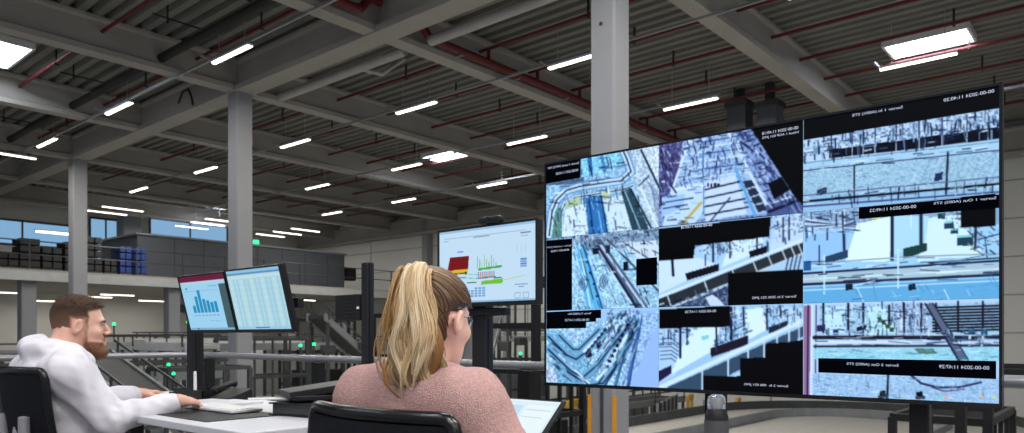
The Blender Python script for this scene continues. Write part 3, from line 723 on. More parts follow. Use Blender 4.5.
# ================================================================ THE BIG DISPLAY
TR = W(1002.5, 82.5, 2.46); TL = W(545, 163.5, 3.62)
zt, zb = CAMZ + 253.5 / FPX * 2.46, CAMZ - 72.5 / FPX * 2.46
ax = Vector((TR.x - TL.x, TR.y - TL.y, 0)); DW = ax.length; ax.normalize(); DH = zt - zb
ang = math.atan2(ax.y, ax.x)      # local x runs from the left end to the right end, local -y looks at the desks
t = thing('video_display', 'huge flat display showing nine camera views on a black stand', 'display', (TL.x, TL.y, 0), ang)
h = MB(); h.bx(0, DW, 0.004, 0.05, zb, zt); h.build('housing', M['black'], t, bev=0.004)
b = MB(); bz = 0.009
b.bx(0, DW, -0.006, 0.006, zb, zb + bz * 1.6).bx(0, DW, -0.006, 0.006, zt - bz, zt).bx(0, bz, -0.006, 0.006, zb + bz, zt - bz).bx(DW - bz, DW, -0.006, 0.006, zb + bz, zt - bz)
b.build('bezel', M['gloss'], t)
MB().bx(DW * 0.3, DW * 0.7, 0.05, 0.085, zb + 0.2, zt - 0.2).build('rear_cover', M['black'], t, bev=0.01)
st = MB(); st.bx(DW * 0.845, DW * 0.88, 0.06, 0.12, 0.04, zt - 0.2)
st.build('stand_post', M['blackmetal'], t, bev=0.006)
MB().bx(DW * 0.74, DW * 1.03, -0.22, 0.4, 0.0, 0.045).build('stand_foot', M['blackmetal'], t, bev=0.01)
MB().bx(DW * 0.06, DW * 0.88, 0.085, 0.12, zt - 0.5, zt - 0.42).build('mount_rail', M['blackmetal'], t)
QUAD = [(547.3, 165.6), (1000, 85.6), (1000, 404.5), (547.3, 383.0)]
cvh = Canvas(QUAD, 2, 2, (0, 0, 0)); Hm = cvh.H
def uvpx(u, v):
    w = Hm[6] * u + Hm[7] * v + 1
    return ((Hm[0] * u + Hm[1] * v + Hm[2]) / w, (Hm[3] * u + Hm[4] * v + Hm[5]) / w)
Hinv = np.linalg.inv(np.array([[Hm[0], Hm[1], Hm[2]], [Hm[3], Hm[4], Hm[5]], [Hm[6], Hm[7], 1]]))
def pxuv(x, y):
    q = Hinv @ np.array([x, y, 1.0]); return q[0] / q[2], q[1] / q[2]
SW, SH = DW - 2 * bz, DH - 2.6 * bz
def spos(u, v, off=0.0): return (bz + u * SW, -0.0005 - off, zt - bz - v * SH)
fx = [0, 0.3262, 0.6575, 1.0]; fy = [0, 0.338, 0.668, 1.0]
LB = (170, 208, 240); WH = (222, 234, 248); BLU = (64, 134, 198); DB = (24, 36, 66); K = (8, 8, 18); MID = (112, 150, 190); TEAL = (110, 190, 220); NV = (52, 56, 104)
def feed(i, j, bg):
    q = [uvpx(fx[i], fy[j]), uvpx(fx[i + 1], fy[j]), uvpx(fx[i + 1], fy[j + 1]), uvpx(fx[i], fy[j + 1])]
    n = (150, 170, 230)[i]
    return Canvas(q, n, int(n * 0.58), bg), q
feeds = {}
# --- column 1, top: curved sorter from above
c, q = feed(0, 0, (168, 204, 236))
c.poly([(546, 160), (585, 155), (585, 184), (546, 186)], (96, 120, 150)).poly([(582, 150), (622, 142), (626, 166), (582, 178)], (150, 210, 244)).poly([(622, 145), (662, 138), (662, 215), (640, 170)], (214, 222, 240))
c.poly([(624, 150), (642, 148), (664, 200), (664, 232), (650, 232)], (196, 208, 228)).poly([(588, 152), (592, 151), (594, 176), (590, 177)], (60, 120, 180)).poly([(600, 150), (603, 149), (607, 172), (604, 174)], (90, 150, 205))
c.speckle([(546, 160), (662, 138), (662, 240), (546, 240)], 0.16, 1.6, seed=2)
for k, (w, col) in enumerate(((9, (120, 160, 205)), (6, (210, 226, 244)), (1.2, DB))):
    c.line([(550, 236), (553, 212), (558, 200), (567, 191), (580, 187), (600, 184), (622, 181), (632, 172), (628, 160), (622, 146)], w, col)
for k, (w, col) in enumerate(((7, (150, 186, 222)), (3.4, (224, 236, 248)), (0.9, DB))):
    c.line([(562, 240), (562, 214), (566, 204), (576, 198), (600, 194), (624, 190), (634, 186)], w, col)
c.poly([(556, 212), (562, 206), (562, 240), (552, 240)], (112, 160, 150)).poly([(566, 202), (580, 197), (582, 206), (568, 212)], (196, 210, 170))
c.poly([(566, 210), (586, 204), (588, 240), (563, 240)], (226, 234, 244)).poly([(586, 198), (602, 195), (610, 238), (590, 238)], BLU).line([(590, 200), (595, 238)], 1.6, (24, 84, 150)).line([(597, 198), (604, 238)], 1.4, (130, 196, 240)).line([(602, 196), (609, 238)], 1.2, (20, 60, 110))
c.poly([(604, 200), (624, 196), (634, 232), (612, 236)], (220, 230, 244)).poly([(602, 193), (610, 191), (611, 199), (604, 200)], (206, 214, 176)).poly([(622, 192), (632, 188), (650, 230), (634, 234)], (60, 92, 108)).line([(626, 192), (642, 232)], 1.4, (170, 200, 214)).line([(632, 190), (654, 232)], 1.6, (30, 44, 60)).line([(640, 184), (658, 226)], 2.2, (228, 236, 246))
for rr in range(5): c.line([(648 + rr * 1.6, 182 + rr * 2), (656, 190 + rr * 5), (662, 206 + rr * 5)], 0.8, (130, 146, 180))
c.line([(642, 150), (664, 196)], 1.8, (40, 50, 80)).line([(640, 186), (650, 176)], 1, DB)
c.speckle([(552, 200), (640, 185), (650, 240), (552, 240)], 0.8, 1.7, [DB, (40, 70, 110), WH, MID], 0.09, 3)
c.poly([(546, 157), (581, 150), (581, 176), (546, 184)], (16, 18, 34))
feeds[0, 0] = c
CL = [DB, (34, 50, 86), (60, 84, 126), (236, 242, 250), (150, 180, 210)]
c.clutter([(552, 200), (600, 190), (640, 188), (658, 240), (552, 240)], 70, (82, 76, 4), 7, 0.9, CL, 101).clutter([(556, 186), (640, 172), (640, 186), (556, 200)], 26, (-8, 80), 6, 0.9, CL, 102).clutter([(582, 150), (626, 144), (626, 166), (582, 178)], 20, (80, -10), 8, 1.0, CL, 103)
c.poly([(546, 157), (581, 150), (581, 176), (546, 184)], (10, 11, 22))
# --- column 1, middle
c, q = feed(0, 1, (176, 210, 238))
c.poly([(546, 236), (664, 226), (664, 248), (546, 250)], (150, 170, 195)).speckle([(546, 236), (664, 226), (664, 250), (546, 250)], 0.9, 1.6, [DB, WH, (60, 80, 120), (180, 190, 210)], 0.5, 5)
c.speckle([(572, 246), (664, 246), (664, 314), (572, 314)], 0.18, 1.6, seed=6)
c.poly([(622, 243), (664, 240), (664, 262), (638, 258)], (222, 226, 238)).poly([(576, 246), (585, 244), (606, 312), (588, 312)], (112, 190, 236)).line([(580, 244), (592, 312)], 1.6, (216, 236, 236)).line([(584, 246), (604, 312)], 1.4, (36, 90, 150)).line([(581, 250), (594, 300)], 1, (60, 110, 100))
c.line([(599, 244), (646, 312)], 10, (96, 112, 140)).line([(598, 246), (640, 312)], 2.6, (40, 52, 84)).line([(602, 246), (648, 312)], 2.4, (200, 214, 232)).line([(599, 250), (637, 312)], 1.0, (224, 232, 244))
c.line([(608, 240), (664, 296)], 1.6, (60, 76, 110)).line([(624, 243), (664, 268)], 1.2, (84, 96, 130)).line([(612, 246), (636, 262)], 1, (220, 226, 240))
for k in range(4):
    c.line(arc((584, 284), 3 + 2.2 * k, -0.9, 0.9, 6) and [(p[0], p[1]) for p in arc((578, 284), 3 + 2.4 * k, -0.9, 0.9, 6)], 0.9, (70, 100, 140))
    c.line([(p[0], p[1]) for p in arc((610, 282), -2 - 2.4 * k, -0.9, 0.9, 6)], 0.9, (80, 104, 140))
for x, y in ((590, 273), (594, 284), (597, 296), (586, 262)): c.poly([(x, y), (x + 3, y), (x + 3, y + 1.6), (x, y + 1.6)], (20, 30, 60))
c.poly([(624, 262), (629, 262), (629, 271), (624, 271)], (24, 30, 50)).poly([(593, 248), (600, 246), (600, 254), (594, 255)], (30, 40, 70)).poly([(606, 246), (611, 245), (611, 253), (607, 254)], (50, 60, 90))
c.clutter([(574, 246), (640, 244), (660, 312), (576, 312)], 60, (62, 70, 0), 8, 0.9, CL, 104).clutter([(620, 242), (662, 240), (662, 256), (634, 254)], 16, (30, 80), 6, 0.8, CL, 105).clutter([(548, 234), (662, 227), (662, 244), (548, 250)], 60, (-6, 84), 4, 1.0, CL, 106)
feeds[0, 1] = c
# --- column 1, bottom: bends of the sorter
c, q = feed(0, 2, (176, 206, 240))
c.poly([(632, 311), (664, 311), (664, 392), (622, 392)], (170, 196, 242)).poly([(546, 362), (560, 378), (560, 392), (546, 392)], (196, 206, 236))
c.poly([(547, 334), (560, 330), (612, 388), (560, 388)], (140, 186, 216)).speckle([(547, 330), (664, 311), (630, 388), (547, 388)], 0.2, 1.5, seed=9)
for (off, w, col) in ((0, 7, (130, 180, 214)), (0, 1.4, (30, 44, 84))):
    c.line([(549, 337), (568, 356), (577, 360), (588, 352), (620, 316)], w, col)
    c.line([(549, 350), (572, 372), (584, 378), (598, 366), (634, 320)], w, col)
    c.line([(560, 336), (574, 350), (580, 350), (600, 330)], w * 0.8, col)
    c.line([(568, 372), (590, 386), (604, 384), (622, 360), (638, 322)], w, col)
for (a, bb, w, col) in (((585, 352), (616, 320), 3, (222, 236, 248)), ((598, 380), (628, 336), 3.2, (226, 238, 250)), ((606, 386), (634, 340), 1.6, (40, 56, 100)), ((560, 356), (590, 384), 2, (214, 230, 246)), ((640, 330), (628, 388), 4, (80, 130, 190)), ((632, 330), (616, 388), 3, (70, 120, 160))):
    c.line([a, bb], w, col)
for k in range(9):
    x = 606 + 2.6 * k; y = 366 - 5.2 * k; c.poly([(x, y), (x + 3, y - 1), (x + 3.6, y + 2), (x + 0.6, y + 3)], (20, 30, 60))
for k in range(6):
    x = 588 + 3.2 * k; y = 350 - 4 * k; c.poly([(x, y), (x + 3.4, y - 2), (x + 4, y + 1), (x + 0.6, y + 3)], (40, 60, 110))
c.poly([(586, 354), (592, 350), (593, 357), (587, 359)], (30, 40, 80)).poly([(597, 345), (602, 341), (602, 347), (598, 350)], (30, 40, 80))
c.speckle([(608, 311), (640, 311), (640, 330), (608, 330)], 0.9, 1.6, [DB, (60, 100, 150), WH], 0.6, 11)
c.line([(643, 318), (636, 352), (630, 388)], 1.2, (60, 90, 150))
c.clutter([(549, 338), (572, 362), (590, 384), (560, 384)], 30, (45, 38), 8, 0.9, CL, 107).clutter([(586, 356), (632, 314), (640, 330), (604, 386)], 60, (-52, -58), 8, 0.9, CL, 108).clutter([(610, 312), (640, 312), (636, 332), (606, 334)], 30, (80, -50), 5, 1.0, CL, 109).clutter([(618, 346), (640, 330), (630, 388), (608, 386)], 24, (-70,), 8, 0.9, CL, 110)
feeds[0, 2] = c
# --- column 2, top: rack aisle
c, q = feed(1, 0, (150, 168, 214))
c.poly([(660, 142), (700, 134), (672, 190), (660, 210)], (104, 96, 150)).speckle([(660, 140), (806, 118), (806, 240), (660, 240)], 0.95, 2.0, [(60, 66, 128), (200, 214, 244), (36, 40, 90), (150, 180, 226)], 0.42, 13)
c.poly([(684, 140), (735, 130), (768, 214), (672, 222)], (178, 200, 234)).speckle([(684, 140), (735, 130), (750, 190), (676, 190)], 0.8, 2.0, [(214, 226, 246), (96, 130, 190), (70, 90, 160), (140, 200, 232)], 0.5, 14)
for k in range(9):
    y = 143 + 5.4 * k + 0.35 * k * k; x = 687 - 1.6 * k
    c.line([(x, y), (706, y - 3.5)], 1.1, (228, 238, 250)).line([(706, y - 1.2), (740 + 2.2 * k, y - 7)], 1.2, (226, 234, 248) if k % 2 else (70, 84, 140))
c.line([(690, 140), (674, 188)], 2.4, (222, 230, 246)).line([(704, 142), (704, 214)], 1.6, (90, 140, 190)).line([(728, 130), (772, 214)], 3.2, (214, 226, 244)).line([(736, 168), (756, 216)], 3, (120, 178, 224))
c.poly([(672, 188), (704, 182), (704, 212), (690, 232), (662, 232)], (206, 222, 244)).poly([(706, 182), (736, 175), (748, 214), (706, 222)], (212, 222, 244))
for k in range(4): c.line([(706, 190 + 8.5 * k), (740 + 3 * k, 182 + 8.5 * k)], 1.5, (44, 50, 76))
for x in range(4): c.poly([(708 + 3.4 * x, 184), (710 + 3.4 * x, 183.5), (710 + 3.4 * x, 187), (708 + 3.4 * x, 187.5)], (30, 34, 60))
c.line([(711, 222), (731, 198)], 1.2, (56, 60, 90)).line([(676, 190), (704, 186)], 1.6, (236, 240, 250)).line([(682, 226), (702, 203)], 2.6, (214, 182, 96))
c.poly([(662, 198), (686, 194), (684, 208), (662, 218)], (176, 206, 240)).line([(664, 203), (690, 199)], 1.2, (70, 80, 130)).line([(664, 209), (688, 205)], 1.2, (70, 80, 130))
for k in range(4): c.poly([(744 + 4 * k, 182 + 8 * k), (752 + 4 * k, 180 + 8 * k), (756 + 4 * k, 186 + 8 * k), (747 + 4 * k, 189 + 8 * k)], (60, 66, 92))
c.poly([(769, 184), (782, 177), (791, 190), (775, 200)], (18, 20, 40)).poly([(766, 206), (806, 192), (806, 240), (770, 224)], (96, 108, 160)).line([(770, 212), (806, 198)], 3, (30, 36, 76)).line([(772, 204), (792, 197)], 1.6, (200, 214, 240))
c.poly([(748, 122), (806, 108), (806, 208), (795, 196)], (7, 8, 16)).poly([(771, 224), (806, 214), (806, 240), (771, 238)], (214, 226, 244)).line([(784, 218), (784, 234)], 1, DB)
c.poly([(660, 227), (772, 216), (772, 240), (660, 246)], (6, 6, 14))
CP = [(30, 32, 76), (52, 56, 110), (70, 92, 150), (232, 238, 250), (20, 24, 60), (150, 190, 226)]
c.clutter([(660, 150), (690, 140), (674, 192), (660, 214)], 60, (60, -12, 75), 6, 1.1, CP, 111).clutter([(688, 142), (738, 132), (752, 172), (676, 188)], 130, (-9, 100, 70), 6, 0.9, CP, 112).clutter([(738, 130), (752, 122), (792, 186), (804, 212), (772, 214)], 110, (-20, 50, 60), 7, 1.2, CP, 113).clutter([(662, 190), (704, 184), (690, 226), (662, 224)], 24, (-10, 3), 7, 0.9, CP, 114)
c.poly([(748, 122), (806, 108), (806, 208), (795, 196)], (7, 8, 16)).poly([(769, 184), (782, 177), (791, 190), (775, 200)], (14, 16, 34)).poly([(660, 227), (772, 216), (772, 240), (660, 246)], (6, 6, 14))
feeds[1, 0] = c
def platform_view(c, seed, dx=0.0, dy=0.0, low=False):
    """walkway seen along a conveyor with dark side panels"""
    y0 = 230 + dy
    c.speckle([(659, y0 - 6), (806, y0 - 20), (806, y0 + 84), (659, y0 + 84)], 0.06, 2, seed=seed)
# --- column 2, middle
c, q = feed(1, 1, (186, 212, 240))
c.poly([(659, 262), (700, 258), (720, 266), (660, 294)], (216, 228, 246)).poly([(734, 236), (772, 226), (760, 252), (722, 268)], (222, 234, 248)).poly([(778, 216), (806, 210), (806, 250), (770, 254)], (206, 220, 244))
c.speckle([(700, 240), (742, 232), (742, 252), (700, 256)], 0.9, 1.8, [DB, (60, 84, 140), WH], 0.5, 21).speckle([(770, 212), (806, 208), (806, 236), (776, 238)], 0.8, 1.8, [(50, 60, 100), WH, (120, 150, 200)], 0.4, 22)
c.line([(714, 243), (714, 262)], 1.8, (30, 40, 70)).line([(731, 241), (731, 258)], 1.6, (40, 50, 80)).line([(758, 238), (758, 252)], 1.6, (30, 34, 70)).line([(673, 260), (674, 276)], 2.4, (30, 36, 60)).line([(784, 218), (784, 242)], 1.5, (30, 34, 70)).line([(790, 218), (790, 240)], 1.5, (50, 60, 90))
c.poly([(686, 274), (720, 264), (720, 271), (688, 281)], (34, 34, 48)).poly([(750, 252), (768, 246), (768, 253), (751, 258)], (26, 28, 46))
c.line([(659, 298), (806, 239)], 2.6, (224, 232, 244))
c.poly([(659, 300), (806, 242), (806, 252), (659, 314)], (62, 68, 76)).line([(659, 313), (806, 253)], 2.2, (206, 214, 226))
for x in (668, 705, 733, 754, 769, 783, 792, 799): c.line([(x, 299 - (x - 659) * 0.39), (x + 4, 311 - (x - 659) * 0.41)], 1.4, (214, 222, 236))
c.poly([(659, 314), (740, 282), (740, 312), (659, 312)], (88, 104, 140)).speckle([(659, 306), (740, 282), (740, 310), (659, 314)], 0.9, 2, [(30, 36, 60), (190, 200, 220), (50, 60, 96)], 0.5, 23)
c.poly([(706, 298), (714, 295), (726, 306), (712, 308)], (214, 220, 236))
for k in range(4): c.line([(790 + 4 * k, 256), (786 + 4 * k, 274)], 1.1, (40, 50, 84))
c.poly([(659, 229), (772, 217), (770, 237), (696, 246), (694, 259), (659, 261)], (8, 8, 14)).poly([(729, 274), (806, 270), (806, 310), (729, 308)], (8, 8, 14)).poly([(659, 261), (659, 229), (662, 229), (662, 261)], (8, 8, 14))
c.clutter([(698, 244), (772, 226), (770, 250), (700, 262)], 40, (88, 92, -22), 7, 1.0, CL, 115).clutter([(772, 212), (804, 208), (804, 238), (774, 244)], 30, (88, 92, -22), 6, 0.9, CL, 116).clutter([(662, 302), (740, 276), (740, 282), (662, 312)], 20, (70, -20), 5, 1.0, CL, 117)
c.poly([(659, 229), (772, 217), (770, 237), (696, 246), (694, 259), (659, 261)], (8, 8, 14)).poly([(729, 274), (806, 270), (806, 310), (729, 308)], (8, 8, 14))
feeds[1, 1] = c
# --- column 2, bottom
c, q = feed(1, 2, (176, 206, 236))
c.poly([(659, 330), (690, 328), (676, 376), (659, 384)], (190, 214, 240))
for k in range(6): c.line([(661, 340 + 4 * k), (672, 339 + 4 * k), (679, 344 + 4 * k)], 1.0, (96, 120, 160))
c.poly([(691, 329), (722, 327), (716, 350), (671, 376)], (224, 238, 250)).poly([(744, 310), (764, 308), (768, 330), (750, 340)], (226, 238, 250)).poly([(780, 308), (806, 308), (806, 326), (776, 332)], (200, 222, 244))
c.speckle([(722, 326), (748, 306), (748, 336), (718, 352)], 0.9, 1.9, [DB, (60, 80, 140), (200, 220, 244)], 0.5, 31).speckle([(760, 306), (790, 306), (790, 326), (768, 330)], 0.8, 1.9, [(40, 56, 96), WH, (90, 120, 170)], 0.45, 32).speckle([(659, 329), (700, 327), (690, 346), (659, 348)], 0.8, 2.0, [(40, 60, 110), WH, (90, 150, 200)], 0.35, 33)
for a, bb, w in (((681, 328), (681, 358), 2.2), ((688, 329), (688, 345), 1.5), ((717, 328), (718, 350), 1.6), ((732, 308), (732, 340), 2.2), ((744, 308), (745, 330), 1.6), ((768, 306), (768, 330), 1.6), ((781, 306), (782, 318), 1.4)):
    c.line([a, bb], w, (36, 34, 66))
c.poly([(659, 372), (672, 366), (672, 374), (659, 383)], (54, 46, 92)).poly([(711, 349), (749, 336), (749, 345), (712, 358)], (50, 40, 62)).poly([(769, 328), (788, 321), (788, 328), (770, 334)], (50, 56, 84)).poly([(702, 337), (710, 335), (710, 339), (703, 341)], (150, 214, 220))
c.line([(659, 389), (806, 320)], 4.2, (220, 232, 246))
c.poly([(668, 388), (806, 326), (806, 336), (730, 376), (704, 392), (668, 394)], (74, 98, 124)).line([(704, 394), (806, 341)], 3, (210, 226, 242))
for x in (703, 729, 749, 765, 778, 790, 800): c.line([(x, 372 - (x - 703) * 0.47), (x, 394 - (x - 703) * 0.54)], 1.6, (214, 224, 240))
c.poly([(766, 346), (806, 340), (806, 400), (766, 396)], (10, 9, 20)).poly([(660, 310), (731, 306), (731, 327), (660, 329)], (9, 8, 16)).poly([(704, 376), (741, 377), (741, 359), (768, 358), (768, 344), (802, 342), (802, 400), (704, 394)], (10, 9, 18))
c.line([(806, 306), (806, 400)], 3.0, (190, 180, 220))
c.clutter([(720, 310), (748, 306), (750, 334), (716, 348)], 40, (88, 92, -25), 7, 1.1, CL, 118).clutter([(764, 307), (804, 306), (804, 322), (768, 328)], 34, (88, 92, -25), 6, 1.0, CL, 119).clutter([(660, 330), (692, 329), (690, 346), (660, 350)], 24, (88, 4), 5, 1.0, CL, 120)
c.poly([(766, 346), (806, 340), (806, 400), (766, 396)], (10, 9, 20)).poly([(660, 310), (731, 306), (731, 327), (660, 329)], (9, 8, 16)).poly([(704, 376), (741, 377), (741, 359), (768, 358), (768, 344), (802, 342), (802, 400), (704, 394)], (10, 9, 18))
feeds[1, 2] = c
# --- column 3, top
c, q = feed(2, 0, (168, 200, 230))
c.poly([(804, 138), (1002, 108), (1002, 150), (804, 166)], (200, 216, 238)).speckle([(804, 136), (1002, 108), (1002, 140), (804, 158)], 0.9, 2.0, [DB, (70, 90, 150), (220, 230, 246), (120, 150, 200)], 0.5, 41)
c.poly([(804, 162), (1002, 134), (1002, 146), (804, 164)], (130, 170, 200)).poly([(830, 150), (1002, 127), (1002, 138), (830, 160)], (20, 24, 46))
for x in (832, 853, 864, 876, 897, 920, 943, 968, 989): c.line([(x, 160 - (x - 830) * 0.13), (x, 146 - (x - 830) * 0.125)], 1.2, (200, 210, 228)).line([(x, 148 - (x - 830) * 0.12), (x, 132 - (x - 830) * 0.12)], 1.2, (40, 46, 90))
c.line([(804, 162), (1002, 140)], 1.2, (210, 220, 236)).poly([(804, 164), (1002, 142), (1002, 152), (804, 172)], (184, 212, 234))
c.poly([(804, 172), (1002, 152), (1002, 190), (804, 196)], (176, 204, 224)).speckle([(804, 168), (1002, 150), (1002, 192), (804, 198)], 0.8, 1.5, [(216, 228, 240), (120, 150, 180), (150, 196, 220)], 0.5, 42)
for k in range(12): c.line([(920 + 7 * k, 186), (932 + 7 * k, 158)], 0.7, (130, 150, 180), 0.6)
c.line([(804, 171), (1002, 150)], 1.0, (70, 80, 120)).line([(855, 166), (855, 202)], 1.6, (40, 44, 80)).line([(949, 152), (947, 194)], 2.0, (30, 34, 60)).line([(900, 188), (899, 200)], 1.4, (30, 34, 60)).line([(988, 178), (986, 188)], 1.4, (30, 34, 60))
c.line([(804, 202), (1002, 184)], 2.2, (20, 22, 46)).line([(804, 196), (1002, 177)], 1.2, (110, 120, 160)).line([(804, 207), (1002, 192)], 1.6, (80, 92, 140))
c.poly([(818, 190), (828, 187), (827, 194), (817, 196)], (60, 70, 100)).poly([(936, 174), (944, 172), (943, 180), (935, 182)], (50, 64, 110))
c.clutter([(804, 142), (1002, 112), (1002, 136), (804, 162)], 190, (90, 88, -7), 8, 1.3, CL, 121).clutter([(804, 166), (1002, 144), (1002, 152), (804, 172)], 24, (-6,), 12, 0.8, CL, 122).clutter([(804, 176), (1002, 156), (1002, 192), (804, 200)], 120, (-30, -6, 30), 5, 0.7, [(110, 140, 170), (226, 236, 246), (140, 170, 190)], 123).clutter([(804, 198), (1002, 182), (1002, 192), (804, 208)], 40, (-5, 88), 9, 0.9, CL, 124)
c.poly([(804, 116), (1002, 84), (1002, 108), (804, 140)], (10, 11, 22))
feeds[2, 0] = c
# --- column 3, middle
c, q = feed(2, 1, (176, 212, 242))
c.poly([(804, 208), (1002, 192), (1002, 224), (804, 230)], (160, 182, 210)).speckle([(804, 208), (880, 205), (880, 224), (804, 234)], 0.8, 2.0, [(80, 92, 130), WH, (140, 160, 190)], 0.45, 51)
for k in range(5): c.line([(806, 219 + 2.6 * k), (862, 229 - 1.4 * k)], 1.2, (70, 80, 120) if k % 2 else (214, 226, 240))
c.poly([(858, 224), (894, 216), (890, 262), (846, 262)], (232, 242, 252)).poly([(930, 218), (962, 214), (985, 256), (918, 262)], (222, 236, 250)).poly([(894, 216), (930, 216), (926, 244), (892, 256)], (190, 222, 240)).poly([(806, 236), (850, 230), (846, 262), (806, 272)], (168, 204, 242)).poly([(872, 214), (884, 212), (884, 218), (873, 220)], (210, 216, 140))
c.speckle([(940, 206), (962, 204), (1000, 240), (980, 250)], 0.8, 2.2, [(70, 110, 140), (60, 80, 110), (170, 220, 210)], 0.35, 52)
for (x, y, w, h_) in ((945, 222, 9, 7), (952, 229, 7, 5), (958, 236, 16, 10), (939, 212, 7, 7)): c.poly([(x, y), (x + w, y - 1), (x + w, y + h_), (x, y + h_)], (50, 84, 104)).poly([(x, y), (x + w, y - 1), (x + w - 1, y + 1.5), (x, y + 2)], (150, 210, 214))
for a, bb, w in (((844, 213), (845, 250), 2.6), ((893, 212), (893, 260), 3.4), ((922, 209), (922, 244), 3.4), ((977, 222), (976, 250), 2.6), ((828, 230), (828, 240), 1.4), ((820, 246), (820, 266), 1.2)): c.line([a, bb], w, (54, 62, 92))
c.line([(979, 240), (1001, 234)], 1, (60, 70, 110)).line([(986, 238), (988, 258)], 1, (60, 70, 110)).line([(969, 244), (984, 256)], 1.2, (170, 180, 170))
c.poly([(826, 257), (849, 250), (849, 258), (826, 264)], (60, 88, 120)).poly([(904, 249), (928, 243), (928, 251), (904, 260)], (44, 84, 82)).poly([(804, 262), (812, 261), (812, 271), (804, 271)], (50, 110, 170))
c.line([(812, 264), (912, 257), (1002, 254)], 1.2, (150, 170, 180)).poly([(804, 275), (1002, 263), (1002, 274), (804, 284)], (186, 202, 214)).line([(804, 274), (1002, 261)], 2.0, (40, 50, 84)).line([(804, 285), (1002, 275)], 2.6, (46, 58, 90)).line([(804, 280), (1002, 269)], 1.4, (226, 236, 246)).line([(930, 263), (1002, 258)], 1.4, (60, 68, 84))
c.poly([(804, 288), (1002, 278), (1002, 306), (804, 308)], (118, 184, 226)).line([(804, 291), (1002, 281)], 1.2, (210, 230, 244)).line([(858, 288), (866, 306)], 0.9, (210, 236, 250)).line([(945, 290), (951, 302)], 1.0, (226, 240, 250)).line([(874, 284), (878, 306)], 0.8, (96, 160, 206))
for x in (849, 912): c.poly([(x - 3, 285), (x + 4, 284), (x + 5, 290), (x - 3, 291)], (36, 46, 74))
for x, y in ((825, 256), (899, 250)): c.line([(x, y), (x, y + 38)], 1.8, (206, 232, 244))
for x, y in ((845, 208), (912, 206)): c.line([(x, y), (x, y + 22)], 1.2, (226, 236, 246))
c.clutter([(806, 210), (862, 207), (862, 232), (806, 240)], 46, (-10, 6, 88), 9, 1.0, CL, 125).clutter([(930, 210), (962, 204), (1000, 228), (1000, 256), (980, 256)], 40, (40, 88, -8), 6, 1.0, CL, 126).clutter([(806, 262), (1000, 255), (1000, 278), (806, 288)], 60, (-4,), 14, 0.8, CL, 127).clutter([(806, 288), (1000, 280), (1000, 302), (806, 306)], 30, (-4, 60), 8, 0.7, [(90, 160, 210), (190, 222, 244), (70, 130, 180)], 128)
c.poly([(962, 196), (997, 192), (997, 226), (962, 228)], (8, 9, 16))
feeds[2, 1] = c
# --- column 3, bottom
c, q = feed(2, 2, (196, 212, 236))
c.poly([(804, 306), (812, 306), (810, 400), (804, 400)], (170, 130, 170)).line([(809, 306), (808, 398)], 1.4, (60, 30, 80)).line([(813, 306), (812, 398)], 2.0, (226, 230, 246)).line([(817, 306), (816, 396)], 1.2, (90, 90, 140))
c.poly([(820, 306), (1002, 302), (1002, 338), (820, 338)], (176, 204, 228)).poly([(826, 308), (848, 306), (846, 334), (822, 336)], (206, 230, 250)).poly([(868, 308), (884, 306), (900, 334), (862, 336)], (200, 230, 240))
c.speckle([(820, 306), (1002, 302), (1002, 330), (820, 334)], 0.7, 2.1, [(60, 70, 100), WH, (120, 150, 170)], 0.3, 61)
c.poly([(892, 305), (930, 304), (934, 334), (898, 336)], (178, 196, 224)).speckle([(892, 305), (930, 304), (934, 334), (898, 336)], 0.9, 1.5, [(70, 76, 120), WH], 0.5, 62)
for k in range(9): c.line([(934, 308 + 3 * k), (1000, 306 + 3 * k)], 1.8, (24, 26, 44))
for x, y0, y1 in ((824, 304, 334), (849, 304, 330), (864, 304, 326), (890, 306, 326), (905, 304, 334), (922, 304, 332), (937, 304, 330), (959, 302, 332), (984, 302, 328)): c.line([(x, y0), (x, y1)], 2.0, (36, 32, 56))
c.poly([(818, 326), (826, 325), (826, 331), (818, 332)], (60, 60, 110)).poly([(857, 328), (867, 325), (867, 329), (858, 332)], (40, 40, 70)).poly([(834, 330), (839, 330), (839, 335), (834, 335)], (60, 80, 130))
for k in range(4): c.poly([(878 + 4 * k, 318 + 3.6 * k), (882 + 4 * k, 317 + 3.6 * k), (883 + 4 * k, 321 + 3.6 * k), (879 + 4 * k, 322 + 3.6 * k)], (70, 100, 80))
c.line([(815, 338), (1002, 338)], 3.6, (44, 44, 66)).line([(815, 343), (930, 342)], 2.6, (216, 226, 238)).line([(815, 347), (1002, 346)], 2.2, (66, 72, 92)).line([(815, 334), (1002, 334)], 1.2, (200, 208, 226))
c.poly([(815, 349), (1002, 348), (1002, 362), (815, 360)], (168, 216, 234)).speckle([(815, 348), (1002, 348), (1002, 362), (815, 362)], 0.6, 1.8, [(220, 236, 246), (120, 180, 206), (150, 190, 170)], 0.45, 63).poly([(915, 349), (934, 349), (938, 354), (920, 354)], (110, 140, 120))
c.poly([(926, 304), (934, 303), (968, 360), (958, 361)], (112, 122, 150)).line([(926, 304), (960, 361)], 1.6, (40, 44, 76)).line([(934, 304), (969, 360)], 1.4, (60, 66, 96))
for x in (969, 982): c.poly([(x, 330), (x + 6, 329), (x + 7, 335), (x, 336)], (56, 120, 150)).line([(x + 2, 336), (x + 1, 346)], 2.4, (220, 226, 236))
c.poly([(814, 374), (1002, 380), (1002, 408), (814, 400)], (176, 204, 234)).speckle([(812, 374), (1002, 378), (1002, 410), (812, 400)], 0.75, 1.4, [(120, 150, 184), (222, 232, 246), (150, 180, 214)], 0.55, 64)
c.line([(889, 374), (888, 402)], 2.0, (30, 34, 66)).line([(912, 376), (922, 384), (938, 388), (960, 388), (982, 383)], 2.0, (60, 60, 110)).line([(933, 388), (945, 392), (965, 390)], 1.4, (90, 90, 140))
